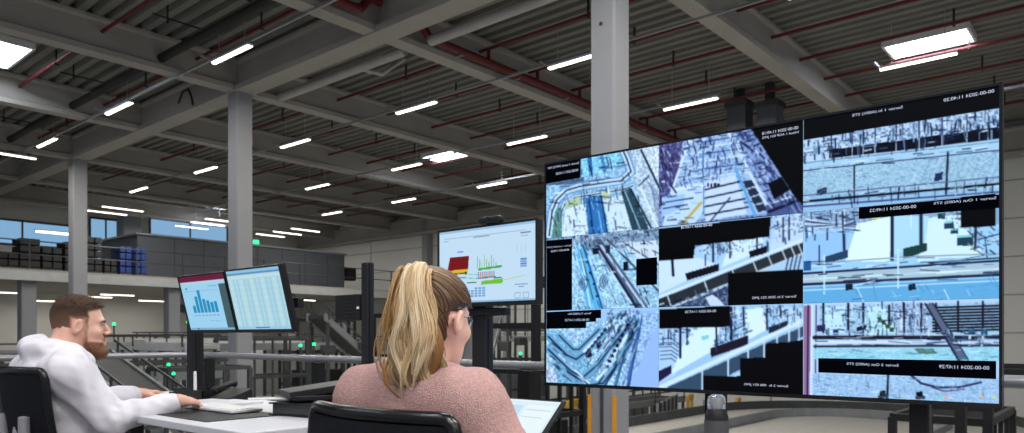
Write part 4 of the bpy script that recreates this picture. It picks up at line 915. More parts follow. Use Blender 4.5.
for x, y in ((880, 392), (917, 393)): c.poly([(x, y), (x + 6, y - 1), (x + 7, y + 4), (x, y + 4)], (16, 20, 40)).poly([(x - 1, y + 4), (x + 9, y + 4), (x + 9, y + 7), (x - 1, y + 7)], (76, 84, 110))
for x, col in ((900, (214, 214, 120)), (938, (120, 220, 190)), (980, (236, 190, 150)), (945, (240, 160, 150)), (993, (220, 220, 150))): c.poly([(x, 397), (x + 5, 397), (x + 5, 399), (x, 399)], col)
c.clutter([(820, 306), (930, 304), (930, 334), (820, 336)], 110, (88, 92, 0), 7, 1.1, CL, 129).clutter([(940, 328), (1000, 326), (1000, 346), (950, 346)], 30, (88, 0), 6, 1.0, CL, 130).clutter([(816, 336), (1000, 334), (1000, 348), (816, 348)], 50, (0,), 14, 0.8, CL, 131).clutter([(816, 350), (1000, 349), (1000, 360), (816, 359)], 40, (-8, 5), 8, 0.8, [(90, 150, 160), (226, 240, 248), (120, 180, 200)], 132).clutter([(816, 376), (1000, 382), (1000, 406), (816, 398)], 110, (2, 86, 10), 5, 0.7, [(110, 130, 160), (236, 242, 250), (140, 160, 190), (200, 180, 190)], 133)
feeds[2, 2] = c
for (i, j), c in feeds.items():
    g = 0.0008
    o = spos(fx[i], fy[j])
    sm = c.c.copy(); sm[1:-1, 1:-1] = (4 * c.c[1:-1, 1:-1] + c.c[:-2, 1:-1] + c.c[2:, 1:-1] + c.c[1:-1, :-2] + c.c[1:-1, 2:]) / 8; c.c = sm
    lum = (c.c @ np.array((0.3, 0.59, 0.11)))[..., None]; c.c = c.c * 0.9 + lum * 0.1
    c.c = np.clip((c.c / 255.0) ** 1.3 * 255 * np.array([0.98, 1.06, 1.10]), 0, 255)
    fo = c.mesh('camera_feed', o, ((fx[i + 1] - fx[i]) * SW - g, 0, 0), (0, 0, -((fy[j + 1] - fy[j]) * SH - g)), M['screen'], t)
    fo['label'] = ('left column', 'middle column', 'right column')[i] + ' ' + ('top', 'middle', 'bottom')[j] + ' camera picture'
    feeds[i, j] = (c, fo)
def barpoly(ij, pts):
    v = [spos(*pxuv(x, y), off=0.0006) for x, y in pts]
    raw('caption_bar', v, [tuple(range(len(v)))], M['caption'], feeds[ij][1])
def cap(ij, body, tl, tr, hpx):
    """mirrored white lettering whose top edge runs from photo point tl to tr"""
    a = Vector(spos(*pxuv(*tl), off=0.0012)); b2 = Vector(spos(*pxuv(*tr), off=0.0012)); cc = Vector(spos(*pxuv(tl[0], tl[1] + hpx), off=0.0012))
    flat_text('caption_text', body, a, b2 - a, cc - a, (cc - a).length, (b2 - a).length, M['captext'], feeds[ij][1], mirror=True)
barpoly((0, 0), [(547.5, 167), (581, 160.5), (581, 178), (547.5, 184)])
cap((0, 0), 'Sorter 1 sued (A012) 021', (549, 167.5), (580, 162), 2.6); cap((0, 0), '00-00-2024 11:40:20', (557, 173), (579, 169), 2.4)
barpoly((0, 1), [(547.5, 241), (573, 239), (573, 310.5), (547.5, 311.5)]); barpoly((0, 1), [(637, 259.5), (658, 257.5), (658, 285), (637, 286)])
cap((0, 1), 'Sorter 1 sued (A013) 021', (547.8, 247.2), (572, 245), 1.9); cap((0, 1), '00-00-2024 11:40:20', (552, 250.8), (570, 249), 1.9)
barpoly((0, 2), [(547.5, 312.5), (602, 310), (602, 318.6), (597, 318.8), (597, 322.2), (587, 322.6), (587, 328.6), (547.5, 329.4)])
cap((0, 2), 'Sorter 2 (A060) 021', (569, 313.6), (592, 312.8), 2.3); cap((0, 2), '00-00-2024 11:47:20', (566, 319.6), (590, 319), 2.1)
cap((1, 0), '00-00-2024 11:49:18', (763, 132.4), (799, 126), 2.9); cap((1, 0), 'Infeed 1 AGP 021 JMG', (763, 137), (799.5, 130.8), 2.9)
cap((1, 0), '00-00-2024 11:47:18', (682, 227.0), (713, 224.0), 2.2)
cap((1, 1), '00-00-2024 11:47:18', (682, 226.6), (713, 223.8), 2.2); cap((1, 1), 'Sorter 3 In 2OK 021 JMG', (753, 297.2), (797, 295.4), 3.0)
cap((1, 2), '00-00-2024 11:47:20', (686, 311.2), (717, 310), 2.4); cap((1, 2), 'Sorter 2 In  006 021 JMG', (745, 383.6), (789, 385.6), 2.8)
cap((2, 0), 'Sorter 1 In (A001) STE', (853, 114.2), (903.5, 105.6), 3.4); cap((2, 0), '00-00-2024 11:40:20', (944.5, 98.6), (995, 89.0), 3.2)
barpoly((2, 1), [(859.5, 207.6), (1000, 194.6), (1000, 208), (963, 211), (859.5, 219.4)])
cap((2, 1), '00-00-2024 11:49:22', (870.5, 209.3), (917, 204.8), 3.0); cap((2, 1), 'Sorter 1 Out (A002) STS', (934.5, 202.4), (997, 196.6), 3.2)
barpoly((2, 2), [(819, 358.6), (997, 361.4), (997, 379.6), (819, 373)])
cap((2, 2), 'Sorter 2 Out (A002) STS', (847.5, 362.8), (899.5, 364.6), 3.2); cap((2, 2), '00-00-2024 11:47:29', (940, 365.2), (990, 366.6), 3.4)
# ================================================================ OFFICE MONITORS
def monitor(name, lab, origin, w, h, tilt, canvas, brand=True):
    """origin = lower right-hand corner on the user's side; local y runs to the left end, front looks along -x"""
    t = thing(name, lab, 'monitor', origin, 0)
    R = Matrix.Rotation(-tilt, 3, 'Y')
    hb = MB(); hb.box((0.022, w / 2, h / 2), (0.03, w, h))
    bb = MB(); e = 0.008; f = 0.016
    bb.bx(0.0, 0.012, 0, w, h - e, h).bx(0.0, 0.012, 0, w, 0, f).bx(0.0, 0.012, 0, e, f, h - e).bx(0.0, 0.012, w - e, w, f, h - e)
    rc = MB().bx(0.036, 0.06, w * 0.3, w * 0.7, h * 0.25, h * 0.75)
    for mb in (hb, bb, rc): mb.v = [R @ p for p in mb.v]
    hb.build('housing', M['black'], t, bev=0.003); bb.build('bezel', M['black'], t); rc.build('rear_cover', M['black'], t)
    o = R @ Vector((0.005, w - e, h - e)); ru = R @ Vector((0, -(w - 2 * e), 0)); rv = R @ Vector((0, 0, -(h - e - f)))
    canvas.mesh('screen', o, ru, rv, M['screendim'], t)
    return t
UV = [(0, 0), (1, 0), (1, 1), (0, 1)]
# chart monitor (left of the pair)
c = Canvas(UV, 160, 96, (154, 206, 236))
c.poly([(0, 0), (1, 0), (1, 0.10), (0, 0.10)], (104, 22, 62)).poly([(0.0, 0.10), (1, 0.1), (1, 0.14), (0, 0.14)], (176, 206, 222)).poly([(0.84, 0.17), (1, 0.17), (1, 1), (0.84, 1)], (66, 92, 100)).line([(0.05, 0.27), (0.8, 0.27)], 0.008, (130, 180, 210))
c.poly([(0.1, 0.2), (0.13, 0.2), (0.13, 0.24), (0.1, 0.24)], (40, 60, 80)).line([(0.62, 0.2), (0.8, 0.2)], 0.012, (110, 140, 160))
for k, hh in enumerate((0.14, 0.31, 0.42, 0.25, 0.22, 0.19, 0.2)):
    x = 0.17 + 0.082 * k; c.poly([(x, 0.68 - hh), (x + 0.066, 0.68 - hh), (x + 0.066, 0.68), (x, 0.68)], (26, 140, 186))
    c.line([(x + 0.01, 0.73), (x + 0.05, 0.73)], 0.014, (110, 160, 190))
c.line([(0.5, 0.83), (0.72, 0.84)], 0.012, (130, 176, 200)).poly([(0, 0.965), (1, 0.965), (1, 1), (0, 1)], (120, 170, 200)).poly([(0.17, 0.96), (0.2, 0.96), (0.2, 1), (0.17, 1)], (30, 50, 70))
monitor('desk_monitor', 'left monitor of the pair, showing a blue bar chart', (1.965, 3.53, 1.217), 0.495, 0.315, 0.24, c)
# table monitor (right of the pair)
c = Canvas(UV, 160, 96, (176, 214, 228))
c.poly([(0, 0), (1, 0), (1, 0.05), (0, 0.05)], (140, 190, 220)).poly([(0, 0.05), (1, 0.05), (1, 0.08), (0, 0.08)], (90, 140, 190)).line([(0.02, 0.12), (0.98, 0.12)], 0.02, (200, 220, 206))
for k in range(14):
    x = 0.03 + 0.068 * k; c.poly([(x, 0.15), (x + 0.04, 0.15), (x + 0.04, 0.95), (x, 0.95)], (158, 202, 220) if k % 3 else (186, 218, 224))
for k in range(34): c.line([(0.02, 0.16 + 0.0236 * k), (0.98, 0.16 + 0.0236 * k)], 0.005, (150, 190, 206), 0.25)
c.poly([(0, 0.95), (1, 0.95), (1, 1), (0, 1)], (150, 200, 224)).line([(0.35, 0.97), (0.6, 0.97)], 0.02, (80, 120, 180))
monitor('desk_monitor', 'right monitor of the pair, showing a pale table', (1.965, 3.025, 1.217), 0.495, 0.32, 0.24, c)
# middle monitor
c = Canvas(UV, 200, 118, (192, 220, 242))
c.poly([(0, 0), (1, 0), (1, 0.03), (0, 0.03)], (150, 190, 226)).line([(0.06, 0.1), (0.9, 0.1)], 0.006, (150, 170, 200)).line([(0.38, 0.12), (0.54, 0.12)], 0.014, (40, 60, 90)).line([(0.86, 0.13), (0.94, 0.13)], 0.02, (100, 130, 170)).line([(0.86, 0.17), (0.92, 0.17)], 0.01, (130, 160, 190)).line([(0.05, 0.14), (0.1, 0.14)], 0.01, (120, 150, 180))
c.poly([(0.12, 0.36), (0.33, 0.36), (0.32, 0.54), (0.09, 0.55)], (122, 24, 30)).poly([(0.09, 0.55), (0.32, 0.54), (0.32, 0.58), (0.09, 0.59)], (226, 178, 40)).poly([(0.09, 0.59), (0.31, 0.58), (0.31, 0.61), (0.1, 0.62)], (90, 60, 40)).line([(0.21, 0.63), (0.19, 0.78)], 0.014, (200, 120, 130)).line([(0.1, 0.66), (0.3, 0.65)], 0.012, (150, 100, 90))
for k in range(5): c.line([(0.13, 0.4 + 0.03 * k), (0.32, 0.4 + 0.03 * k)], 0.006, (94, 14, 20))
for k in range(9): c.line([(0.42 + 0.024 * k, 0.38 + 0.05 * (k % 3)), (0.42 + 0.024 * k, 0.55)], 0.008, (90, 190, 110) if k % 2 else (150, 190, 130)).line([(0.43 + 0.02 * k, 0.6), (0.43 + 0.02 * k, 0.68)], 0.009, (210, 90, 90) if k % 2 else (90, 130, 190))
c.line([(0.44, 0.56), (0.66, 0.54)], 0.03, (70, 170, 80)).line([(0.42, 0.68), (0.6, 0.67)], 0.02, (120, 130, 120)).poly([(0.46, 0.72), (0.68, 0.7), (0.68, 0.76), (0.46, 0.77)], (110, 190, 50)).line([(0.6, 0.69), (0.66, 0.69)], 0.02, (60, 130, 50)).line([(0.2, 0.6), (0.42, 0.63)], 0.01, (120, 200, 140)).line([(0.25, 0.66), (0.42, 0.68)], 0.012, (110, 190, 190)).line([(0.32, 0.73), (0.4, 0.73)], 0.02, (60, 130, 100)).line([(0.7, 0.72), (0.9, 0.68)], 0.01, (190, 200, 120))
for r in range(4):
    for k in range(5):
        if r or k > 1: c.poly([(0.31 + 0.04 * k, 0.8 + 0.035 * r), (0.34 + 0.04 * k, 0.8 + 0.035 * r), (0.34 + 0.04 * k, 0.825 + 0.035 * r), (0.31 + 0.04 * k, 0.825 + 0.035 * r)], (110, 160, 210))
for r in range(4): c.poly([(0.85, 0.46 + 0.03 * r), (0.91, 0.46 + 0.03 * r), (0.91, 0.48 + 0.03 * r), (0.85, 0.48 + 0.03 * r)], (90, 140, 200))
for k in range(3): c.line([(0.82 + 0.04 * k, 0.27), (0.82 + 0.04 * k, 0.38)], 0.006, (170, 196, 220))
c.line([(0.8, 0.79), (0.92, 0.79)], 0.01, (140, 170, 200)).line([(0.84, 0.82), (0.88, 0.82)], 0.016, (60, 110, 170)).line([(0.21, 0.3), (0.26, 0.3)], 0.02, (120, 170, 220))
for x in (0.8, 0.88): c.line([(x, 0.9), (x + 0.05, 0.9), (x + 0.05, 0.965), (x, 0.965), (x, 0.9)], 0.008, (120, 160, 200))
c.poly([(0, 0.975), (1, 0.975), (1, 1), (0, 1)], (120, 170, 210))
monitor('desk_monitor', 'middle monitor showing a plant diagram with a red block, left of the big display', (2.147, 1.72, 1.318), 0.53, 0.318, 0.0, c)
def post(name, lab, cat, x, y, z0, z1, wx, wy, foot=True, arm=None):
    t = thing(name, lab, cat, (x, y, z0))
    MB().box((0, 0, (z1 - z0) / 2), (wx, wy, z1 - z0)).build('pole', M['blackmetal'], t, bev=0.004)
    g = MB()
    for s in (-1, 1): g.box((0, s * (wy / 2), (z1 - z0) / 2), (wx * 0.35, 0.006, z1 - z0))
    g.build('groove', M['black'], t)
    if foot: MB().box((0, 0, 0.008), (0.2, 0.24, 0.016)).build('foot_plate', M['blackmetal'], t, bev=0.004)
    if arm: arm(t)
    return t
def arm_mid(t):
    MB().box((-0.04, -0.02, 1.296), (0.04, 0.3, 0.03)).build('cross_arm', M['black'], t, bev=0.004)
    MB().box((-0.02, 0, 1.46), (0.03, 0.12, 0.16)).build('mount_plate', M['black'], t)
post('monitor_post', 'thick black post holding the middle monitor', 'post', 2.235, 2.075, 0.0, 1.6, 0.05, 0.075, arm=arm_mid)
t = thing('webcam', 'black camera bar clipped on top of the middle monitor', 'webcam', (2.15, 1.95, 1.636))
MB().box((0, 0, 0.016), (0.035, 0.11, 0.026)).build('body', M['black'], t, bev=0.008); MB().box((0.012, 0, 0.0015), (0.03, 0.04, 0.005)).build('clip', M['black'], t)
MB().tube([(-0.017, 0, 0.016), (-0.022, 0, 0.016)], 0.01, 14).build('lens', M['gloss'], t)
def arm_pair(t):
    MB().box((-0.05, -0.55, 0.5), (0.035, 1.2, 0.05)).build('cross_arm', M['black'], t, bev=0.004)
    MB().box((-0.07, -0.42, 0.5), (0.03, 0.1, 0.1)).build('mount_plate', M['black'], t); MB().box((-0.07, -0.95, 0.5), (0.03, 0.1, 0.1)).build('mount_plate', M['black'], t)
post('monitor_post', 'thick black post under the left monitor of the pair', 'post', 2.1, 4.24, DZ, DZ + 0.56, 0.07, 0.07, arm=arm_pair)
# slim post with a small computer
t = post('slim_post', 'slim black post standing between the man and the ponytail', 'post', 2.03, 2.56, DZ, 1.515, 0.04, 0.04)
t = thing('mini_computer', 'small black computer box bracketed to the slim post', 'computer', (2.04, 2.6, 1.268))
MB().bx(-0.02, 0.02, 0.0, 0.18, 0.0, 0.115).build('case', M['black'], t, bev=0.005)
v_ = MB()
for k in range(6): v_.bx(-0.022, -0.0195, 0.03, 0.11, 0.015 + 0.016 * k, 0.021 + 0.016 * k)
v_.build('vent', M['gloss'], t); MB().bx(-0.0215, -0.019, 0.006, 0.022, 0.05, 0.06).build('status_label', M['white'], t); MB().bx(-0.01, 0.01, -0.022, 0.0, 0.03, 0.08).build('bracket', M['blackmetal'], t)
# ================================================================ THINGS ON THE DESKS
def on(px, py, z=DZ): return onz(px, py, z)
p = on(186, 413)
MB().box((0, 0, 0.0015), (0.36, 0.86, 0.003)).build('desk_mat', M['black'], loc=(1.62, 3.25, DZ), bev=0.001, label='black desk mat under the man\'s hands', cat='mat')
t = thing('keyboard', 'white flat keyboard under the man\'s right hand', 'keyboard', (1.72, 3.22, DZ + 0.003))
MB().box((0, 0, 0.009), (0.15, 0.44, 0.012)).build('body', M['paper'], t, bev=0.003)
k_ = MB()
for r in range(5):
    for q in range(15): k_.box((-0.05 + 0.025 * r, -0.19 + 0.027 * q, 0.0165), (0.02, 0.022, 0.005))
k_.build('keys', M['white'], t)
t = thing('computer_mouse', 'grey mouse under the man\'s left hand', 'mouse', (1.80, 3.86, DZ))
mm = MB(); mm.lathe([(0.0, 0.034), (0.012, 0.033), (0.024, 0.024), (0.03, 0.01), (0.03, 0.0)], 20); mm.v = [Vector((q.x * 1.8, q.y * 1.05, q.z)) for q in mm.v]
mm.build('shell', M['silver'], t, smooth=True); MB().box((0.03, 0, 0.032), (0.02, 0.007, 0.006)).build('scroll_wheel', M['black'], t)
t = thing('desk_tray', 'low black tray with papers below the pair of monitors', 'tray', (2.02, 4.0, DZ), 0.0)
MB().bx(-0.1, 0.1, -0.2, 0.13, 0, 0.006).bx(-0.1, -0.094, -0.2, 0.13, 0, 0.05).bx(0.094, 0.1, -0.2, 0.13, 0, 0.05).bx(-0.1, 0.1, -0.2, -0.194, 0, 0.05).bx(-0.1, 0.1, 0.124, 0.13, 0, 0.05).build('tray_body', M['black'], t)
MB().bx(-0.09, 0.09, -0.19, 0.12, 0.006, 0.02).build('paper_sheets', M['paper'], loc=(2.02, 4.0, DZ), label='paper sheets lying in the low black tray', cat='paper')
MB().lathe([(0.008, 0), (0.009, 0.05), (0.008, 0.12), (0.004, 0.125)], 12).build('glue_stick', M['white'], loc=(1.99, 4.02, DZ + 0.02), label='white stick standing upright in the low tray', cat='glue stick')
t = thing('paper_pad', 'white paper pad lying right of the man\'s hand', 'paper', (1.86, 3.55, DZ))
MB().box((0, 0, 0.006), (0.3, 0.36, 0.012)).build('sheets', M['paper'], t, rz=0.1)
# telephone
t = thing('desk_phone', 'black desk phone on the white desk right of the man\'s hands', 'phone', tuple(on(231, 400)), 0.25)
b = MB(); b.add([(-0.08, -0.075, 0), (-0.08, 0.075, 0), (0.08, 0.075, 0), (0.08, -0.075, 0), (-0.08, -0.075, 0.018), (-0.08, 0.075, 0.018), (0.08, 0.075, 0.06), (0.08, -0.075, 0.06)], [(0, 1, 2, 3), (4, 7, 6, 5), (0, 4, 5, 1), (1, 5, 6, 2), (2, 6, 7, 3), (3, 7, 4, 0)])
b.build('base', M['black'], t, bev=0.004)
MB().tube([(-0.07, 0.05, 0.05), (-0.06, 0.05, 0.062), (0.06, 0.05, 0.085), (0.075, 0.05, 0.08)], [0.02, 0.015, 0.015, 0.02], 10).build('handset', M['black'], t, smooth=True)
# binders and papers at the right end of the man's desk
t = thing('lever_binder', 'black lever binder lying at the right end of the white desk', 'binder', tuple(on(318, 414)), 0.2)
MB().box((0, 0, 0.004), (0.28, 0.3, 0.006)).box((0, 0, 0.052), (0.28, 0.3, 0.006)).box((0.14, 0, 0.028), (0.006, 0.3, 0.054)).build('cover', M['black'], t)
MB().box((-0.006, 0, 0.028), (0.24, 0.28, 0.04)).build('pages', M['machine'], t)
p = on(313, 412)
t = thing('ring_folder', 'dark folder slanting on top of the lever binder', 'folder', (p.x + 0.03, p.y - 0.04, DZ + 0.062), -0.35)
b = MB(); b.box((0, 0, 0.012), (0.31, 0.25, 0.022)); b.build('cover', M['black'], t, bev=0.004)
b = MB(); b.box((-0.02, 0.0, 0.045), (0.3, 0.22, 0.03)); b.v = [Matrix.Rotation(-0.12, 3, 'Y') @ q for q in b.v]; b.build('pages', M['black'], t, bev=0.003)
t = MB().box((0, 0, 0.003), (0.2, 0.09, 0.004)).build('paper_sheet', M['paper'], loc=(p.x - 0.16, p.y + 0.07, DZ + 0.064), rz=-0.5, label='white sheet poking out between binder and folder', cat='paper')
t = thing('headset_base', 'black charging base at the edge of the white desk by the chair', 'charger', tuple(on(294, 412)), 0.3)
MB().box((0, 0, 0.02), (0.1, 0.09, 0.04)).build('base', M['black'], t, bev=0.012); MB().box((0.02, 0, 0.06), (0.05, 0.07, 0.05)).build('cradle', M['black'], t, bev=0.012)
# laptop of the woman
c = Canvas(UV, 120, 80, (214, 234, 244))
c.poly([(0, 0), (1, 0), (1, 0.05), (0, 0.05)], (226, 238, 246)).poly([(0.03, 0.12), (0.6, 0.12), (0.6, 0.5), (0.03, 0.5)], (190, 218, 236)).poly([(0.64, 0.1), (0.97, 0.1), (0.97, 0.9), (0.64, 0.9)], (228, 242, 246)).line([(0.66, 0.2), (0.95, 0.2)], 0.01, (160, 200, 220)).line([(0.66, 0.35), (0.9, 0.35)], 0.01, (180, 206, 200)).poly([(0.3, 0.25), (0.5, 0.25), (0.5, 0.4), (0.3, 0.4)], (214, 226, 220))
t = thing('laptop', 'open laptop in front of the woman, its bright screen facing her', 'laptop', (1.49, 1.47, DZ), 0.0)
MB().bx(-0.13, 0.11, -0.17, 0.17, 0, 0.016).build('base', M['black'], t, bev=0.004)
k_ = MB()
for r in range(5):
    for q in range(13): k_.box((0.0 + 0.02 * r, -0.14 + 0.0235 * q, 0.0175), (0.016, 0.019, 0.003))
k_.build('keys', M['gloss'], t)
R = Matrix.Rotation(0.85, 3, 'Y'); O = Vector((0.105, 0, 0.012))
lid = MB(); lid.bx(0.004, 0.012, -0.17, 0.17, 0, 0.212); lid.v = [R @ q + O for q in lid.v]; lo_ = lid.build('lid', M['black'], t, bev=0.003)
c.mesh('screen', R @ Vector((0.0032, 0.163, 0.206)) + O, R @ Vector((0, -0.32, 0)), R @ Vector((0, 0, -0.19)), M['screendim'], lo_)
# bottle
bp = W(716.5, 400, 2.0)
t = thing('drinks_bottle', 'clear drinks bottle with a dark sleeve standing below the big display', 'bottle', (bp.x, bp.y, DZ))
MB().lathe([(0.026, 0), (0.031, 0.006), (0.031, 0.075), (0.027, 0.085), (0.027, 0.095), (0.031, 0.105), (0.031, 0.125), (0.024, 0.142), (0.022, 0.146)], 28).build('body', M['black'], t, smooth=True)
MB().lathe([(0.0315, 0.05), (0.0322, 0.055), (0.0322, 0.112), (0.0315, 0.115)], 28).build('label_sleeve', M['machine'], t, smooth=True)
MB().lathe([(0.0225, 0.145), (0.0245, 0.148), (0.0245, 0.166), (0.021, 0.178), (0.012, 0.183)], 28).build('cap', M['clear'], t, smooth=True)
MB().lathe([(0.012, 0.146), (0.014, 0.15), (0.012, 0.172)], 16).build('spout', M['silver'], t, smooth=True)
# ================================================================ CHAIRS
def chair(lab, loc, rz, tilt=0.08, spine=False, bx=-0.27, hh=0.5):
    """office chair; local x is forward, back panel around x = -0.26"""
    t = thing('office_chair', lab, 'chair', loc, rz, 'black office chairs')
    s = MB(); s.prism(rrect(0.47, 0.07, 0.03), (-0.22, 0, 0.475), (0.24, 0, 0.475)); s.build('seat', M['fabric'], t, bev=0.01)
    # back: curved panel
    def P(u, v, off=0.0):
        y = 0.235 * u; z = 0.56 + hh * v
        x = bx - math.tan(tilt) * (z - 0.56) + 0.05 * u * u - 0.03 * math.sin(PI * v) * 0.6 + off
        return Vector((x, y * (1.0 - 0.1 * (1 - v) ** 2), z))
    nu, nv = 16, 16
    g = MB(); v = []; f = []
    for off in (0.0, -0.018):
        for j in range(nv + 1):
            for i in range(nu + 1):
                u = -1 + 2 * i / nu; w = j / nv
                v.append(P(u * 0.955, 0.03 + 0.94 * w, off))
    n1 = (nu + 1) * (nv + 1)
    for j in range(nv):
        for i in range(nu):
            a = j * (nu + 1) + i; f.append((a, a + 1, a + nu + 2, a + nu + 1)); f.append((n1 + a, n1 + a + nu + 1, n1 + a + nu + 2, n1 + a + 1))
    g.add(v, f); g.build('backrest', M['fabric'], t, smooth=True)
    loop = [P(-1, 0.06)] + [P(-1, w) for w in np.linspace(0.1, 0.93, 9)] + [P(-0.98, 0.97), P(-0.93, 0.995), P(-0.85, 1.0)] + [P(u, 1.0) for u in np.linspace(-0.7, 0.7, 9)] + [P(0.85, 1.0), P(0.93, 0.995), P(0.98, 0.97)] + [P(1, w) for w in np.linspace(0.93, 0.1, 9)] + [P(1, 0.06), P(0.9, 0.01), P(0, 0), P(-0.9, 0.01), P(-1, 0.06)]
    MB().tube([q + Vector((-0.009, 0, 0)) for q in loop], 0.0155, 10).build('back_frame', M['gloss'], t, smooth=True)
    MB().tube([(-0.31, 0, 0.9), (-0.33, 0, 0.7), (-0.3, 0, 0.5), (-0.15, 0, 0.42), (0, 0, 0.42)], [0.025, 0.03, 0.03, 0.03, 0.03], 10).build('back_spine', M['silver'] if spine else M['black'], t, smooth=True)
    if spine:
        for sx in (-1, 1):
            MB().tube([P(0.55 * sx, 0.62, -0.03), P(0.5 * sx, 0.35, -0.05), P(0.4 * sx, 0.1, -0.05)], 0.022, 10).build('lumbar_strut', M['silver'], t, smooth=True)
    for sy in (-1, 1):
        a = MB(); a.tube([(-0.02, sy * 0.25, 0.45), (-0.03, sy * 0.29, 0.48), (-0.03, sy * 0.3, 0.64)], 0.018, 8); a.build('arm_post', M['black'], t)
        MB().box((0.02, sy * 0.3, 0.655), (0.24, 0.075, 0.03)).build('arm_pad', M['black'], t, bev=0.012)
    MB().tube([(0, 0, 0.1), (0, 0, 0.44)], 0.03, 12).build('gas_column', M['blackmetal'], t)
    for k in range(5):
        a = 2 * PI * k / 5 + 0.3
        leg = MB().tube([(0, 0, 0.11), (0.3 * math.cos(a), 0.3 * math.sin(a), 0.075)], [0.03, 0.018], 8).build('base_leg', M['black'], t)
        MB().tube([(0.3 * math.cos(a) - 0.02 * math.sin(a), 0.3 * math.sin(a) + 0.02 * math.cos(a), 0.03), (0.3 * math.cos(a) + 0.02 * math.sin(a), 0.3 * math.sin(a) - 0.02 * math.cos(a), 0.03)], 0.03, 12).build('caster', M['black'], leg)
    return t
chair('black office chair with glossy frame behind the woman in pink', (1.28, 1.272, 0), 0.0, 0.02, hh=0.475)
chair('black office chair with grey lumbar struts behind the man', (1.35, 3.62, 0), 0.05, 0.2, True, bx=-0.255)
chair('black office chair at the left edge, empty, beyond the man', (1.16, 4.62, 0), 0.1, 0.05)
# ================================================================ PEOPLE: signed distance bodies, meshed by surface nets
def smin(a, b, k):
    if k <= 0: return np.minimum(a, b)
    h = np.clip(0.5 + 0.5 * (b - a) / k, 0, 1)
    return b * (1 - h) + a * h - k * h * (1 - h)
def smax(a, b, k): return -smin(-a, -b, k)
def cap_(P, a, b, ra, rb):
    a = np.array(a, np.float32); b = np.array(b, np.float32); ba = b - a; L = float(ba @ ba) + 1e-12
    t = np.clip(((P - a) @ ba) / L, 0, 1)
    return np.linalg.norm(P - a - t[:, None] * ba, axis=1) - (ra + (rb - ra) * t)
def ell(P, c, r, R=None):
    q = P - np.array(c, np.float32)
    if R is not None: q = q @ np.array(R, np.float32)
    r = np.array(r, np.float32)
    k0 = np.linalg.norm(q / r, axis=1); k1 = np.linalg.norm(q / (r * r), axis=1)
    return k0 * (k0 - 1) / np.maximum(k1, 1e-6)
def chain(P, pts, rs, k=0.01):
    d = None
    for i in range(len(pts) - 1):
        e = cap_(P, pts[i], pts[i + 1], rs[i], rs[i + 1])
        d = e if d is None else smin(d, e, k)
    return d
def wob(P, f, seed):
    g = np.random.default_rng(seed); out = np.zeros(len(P))
    for i in range(6):
        k = g.normal(size=3); k /= np.linalg.norm(k); ph = g.random() * 6.28
        out += np.sin((P @ k) * f * (0.6 + 0.25 * i) + ph) / 6
    return out
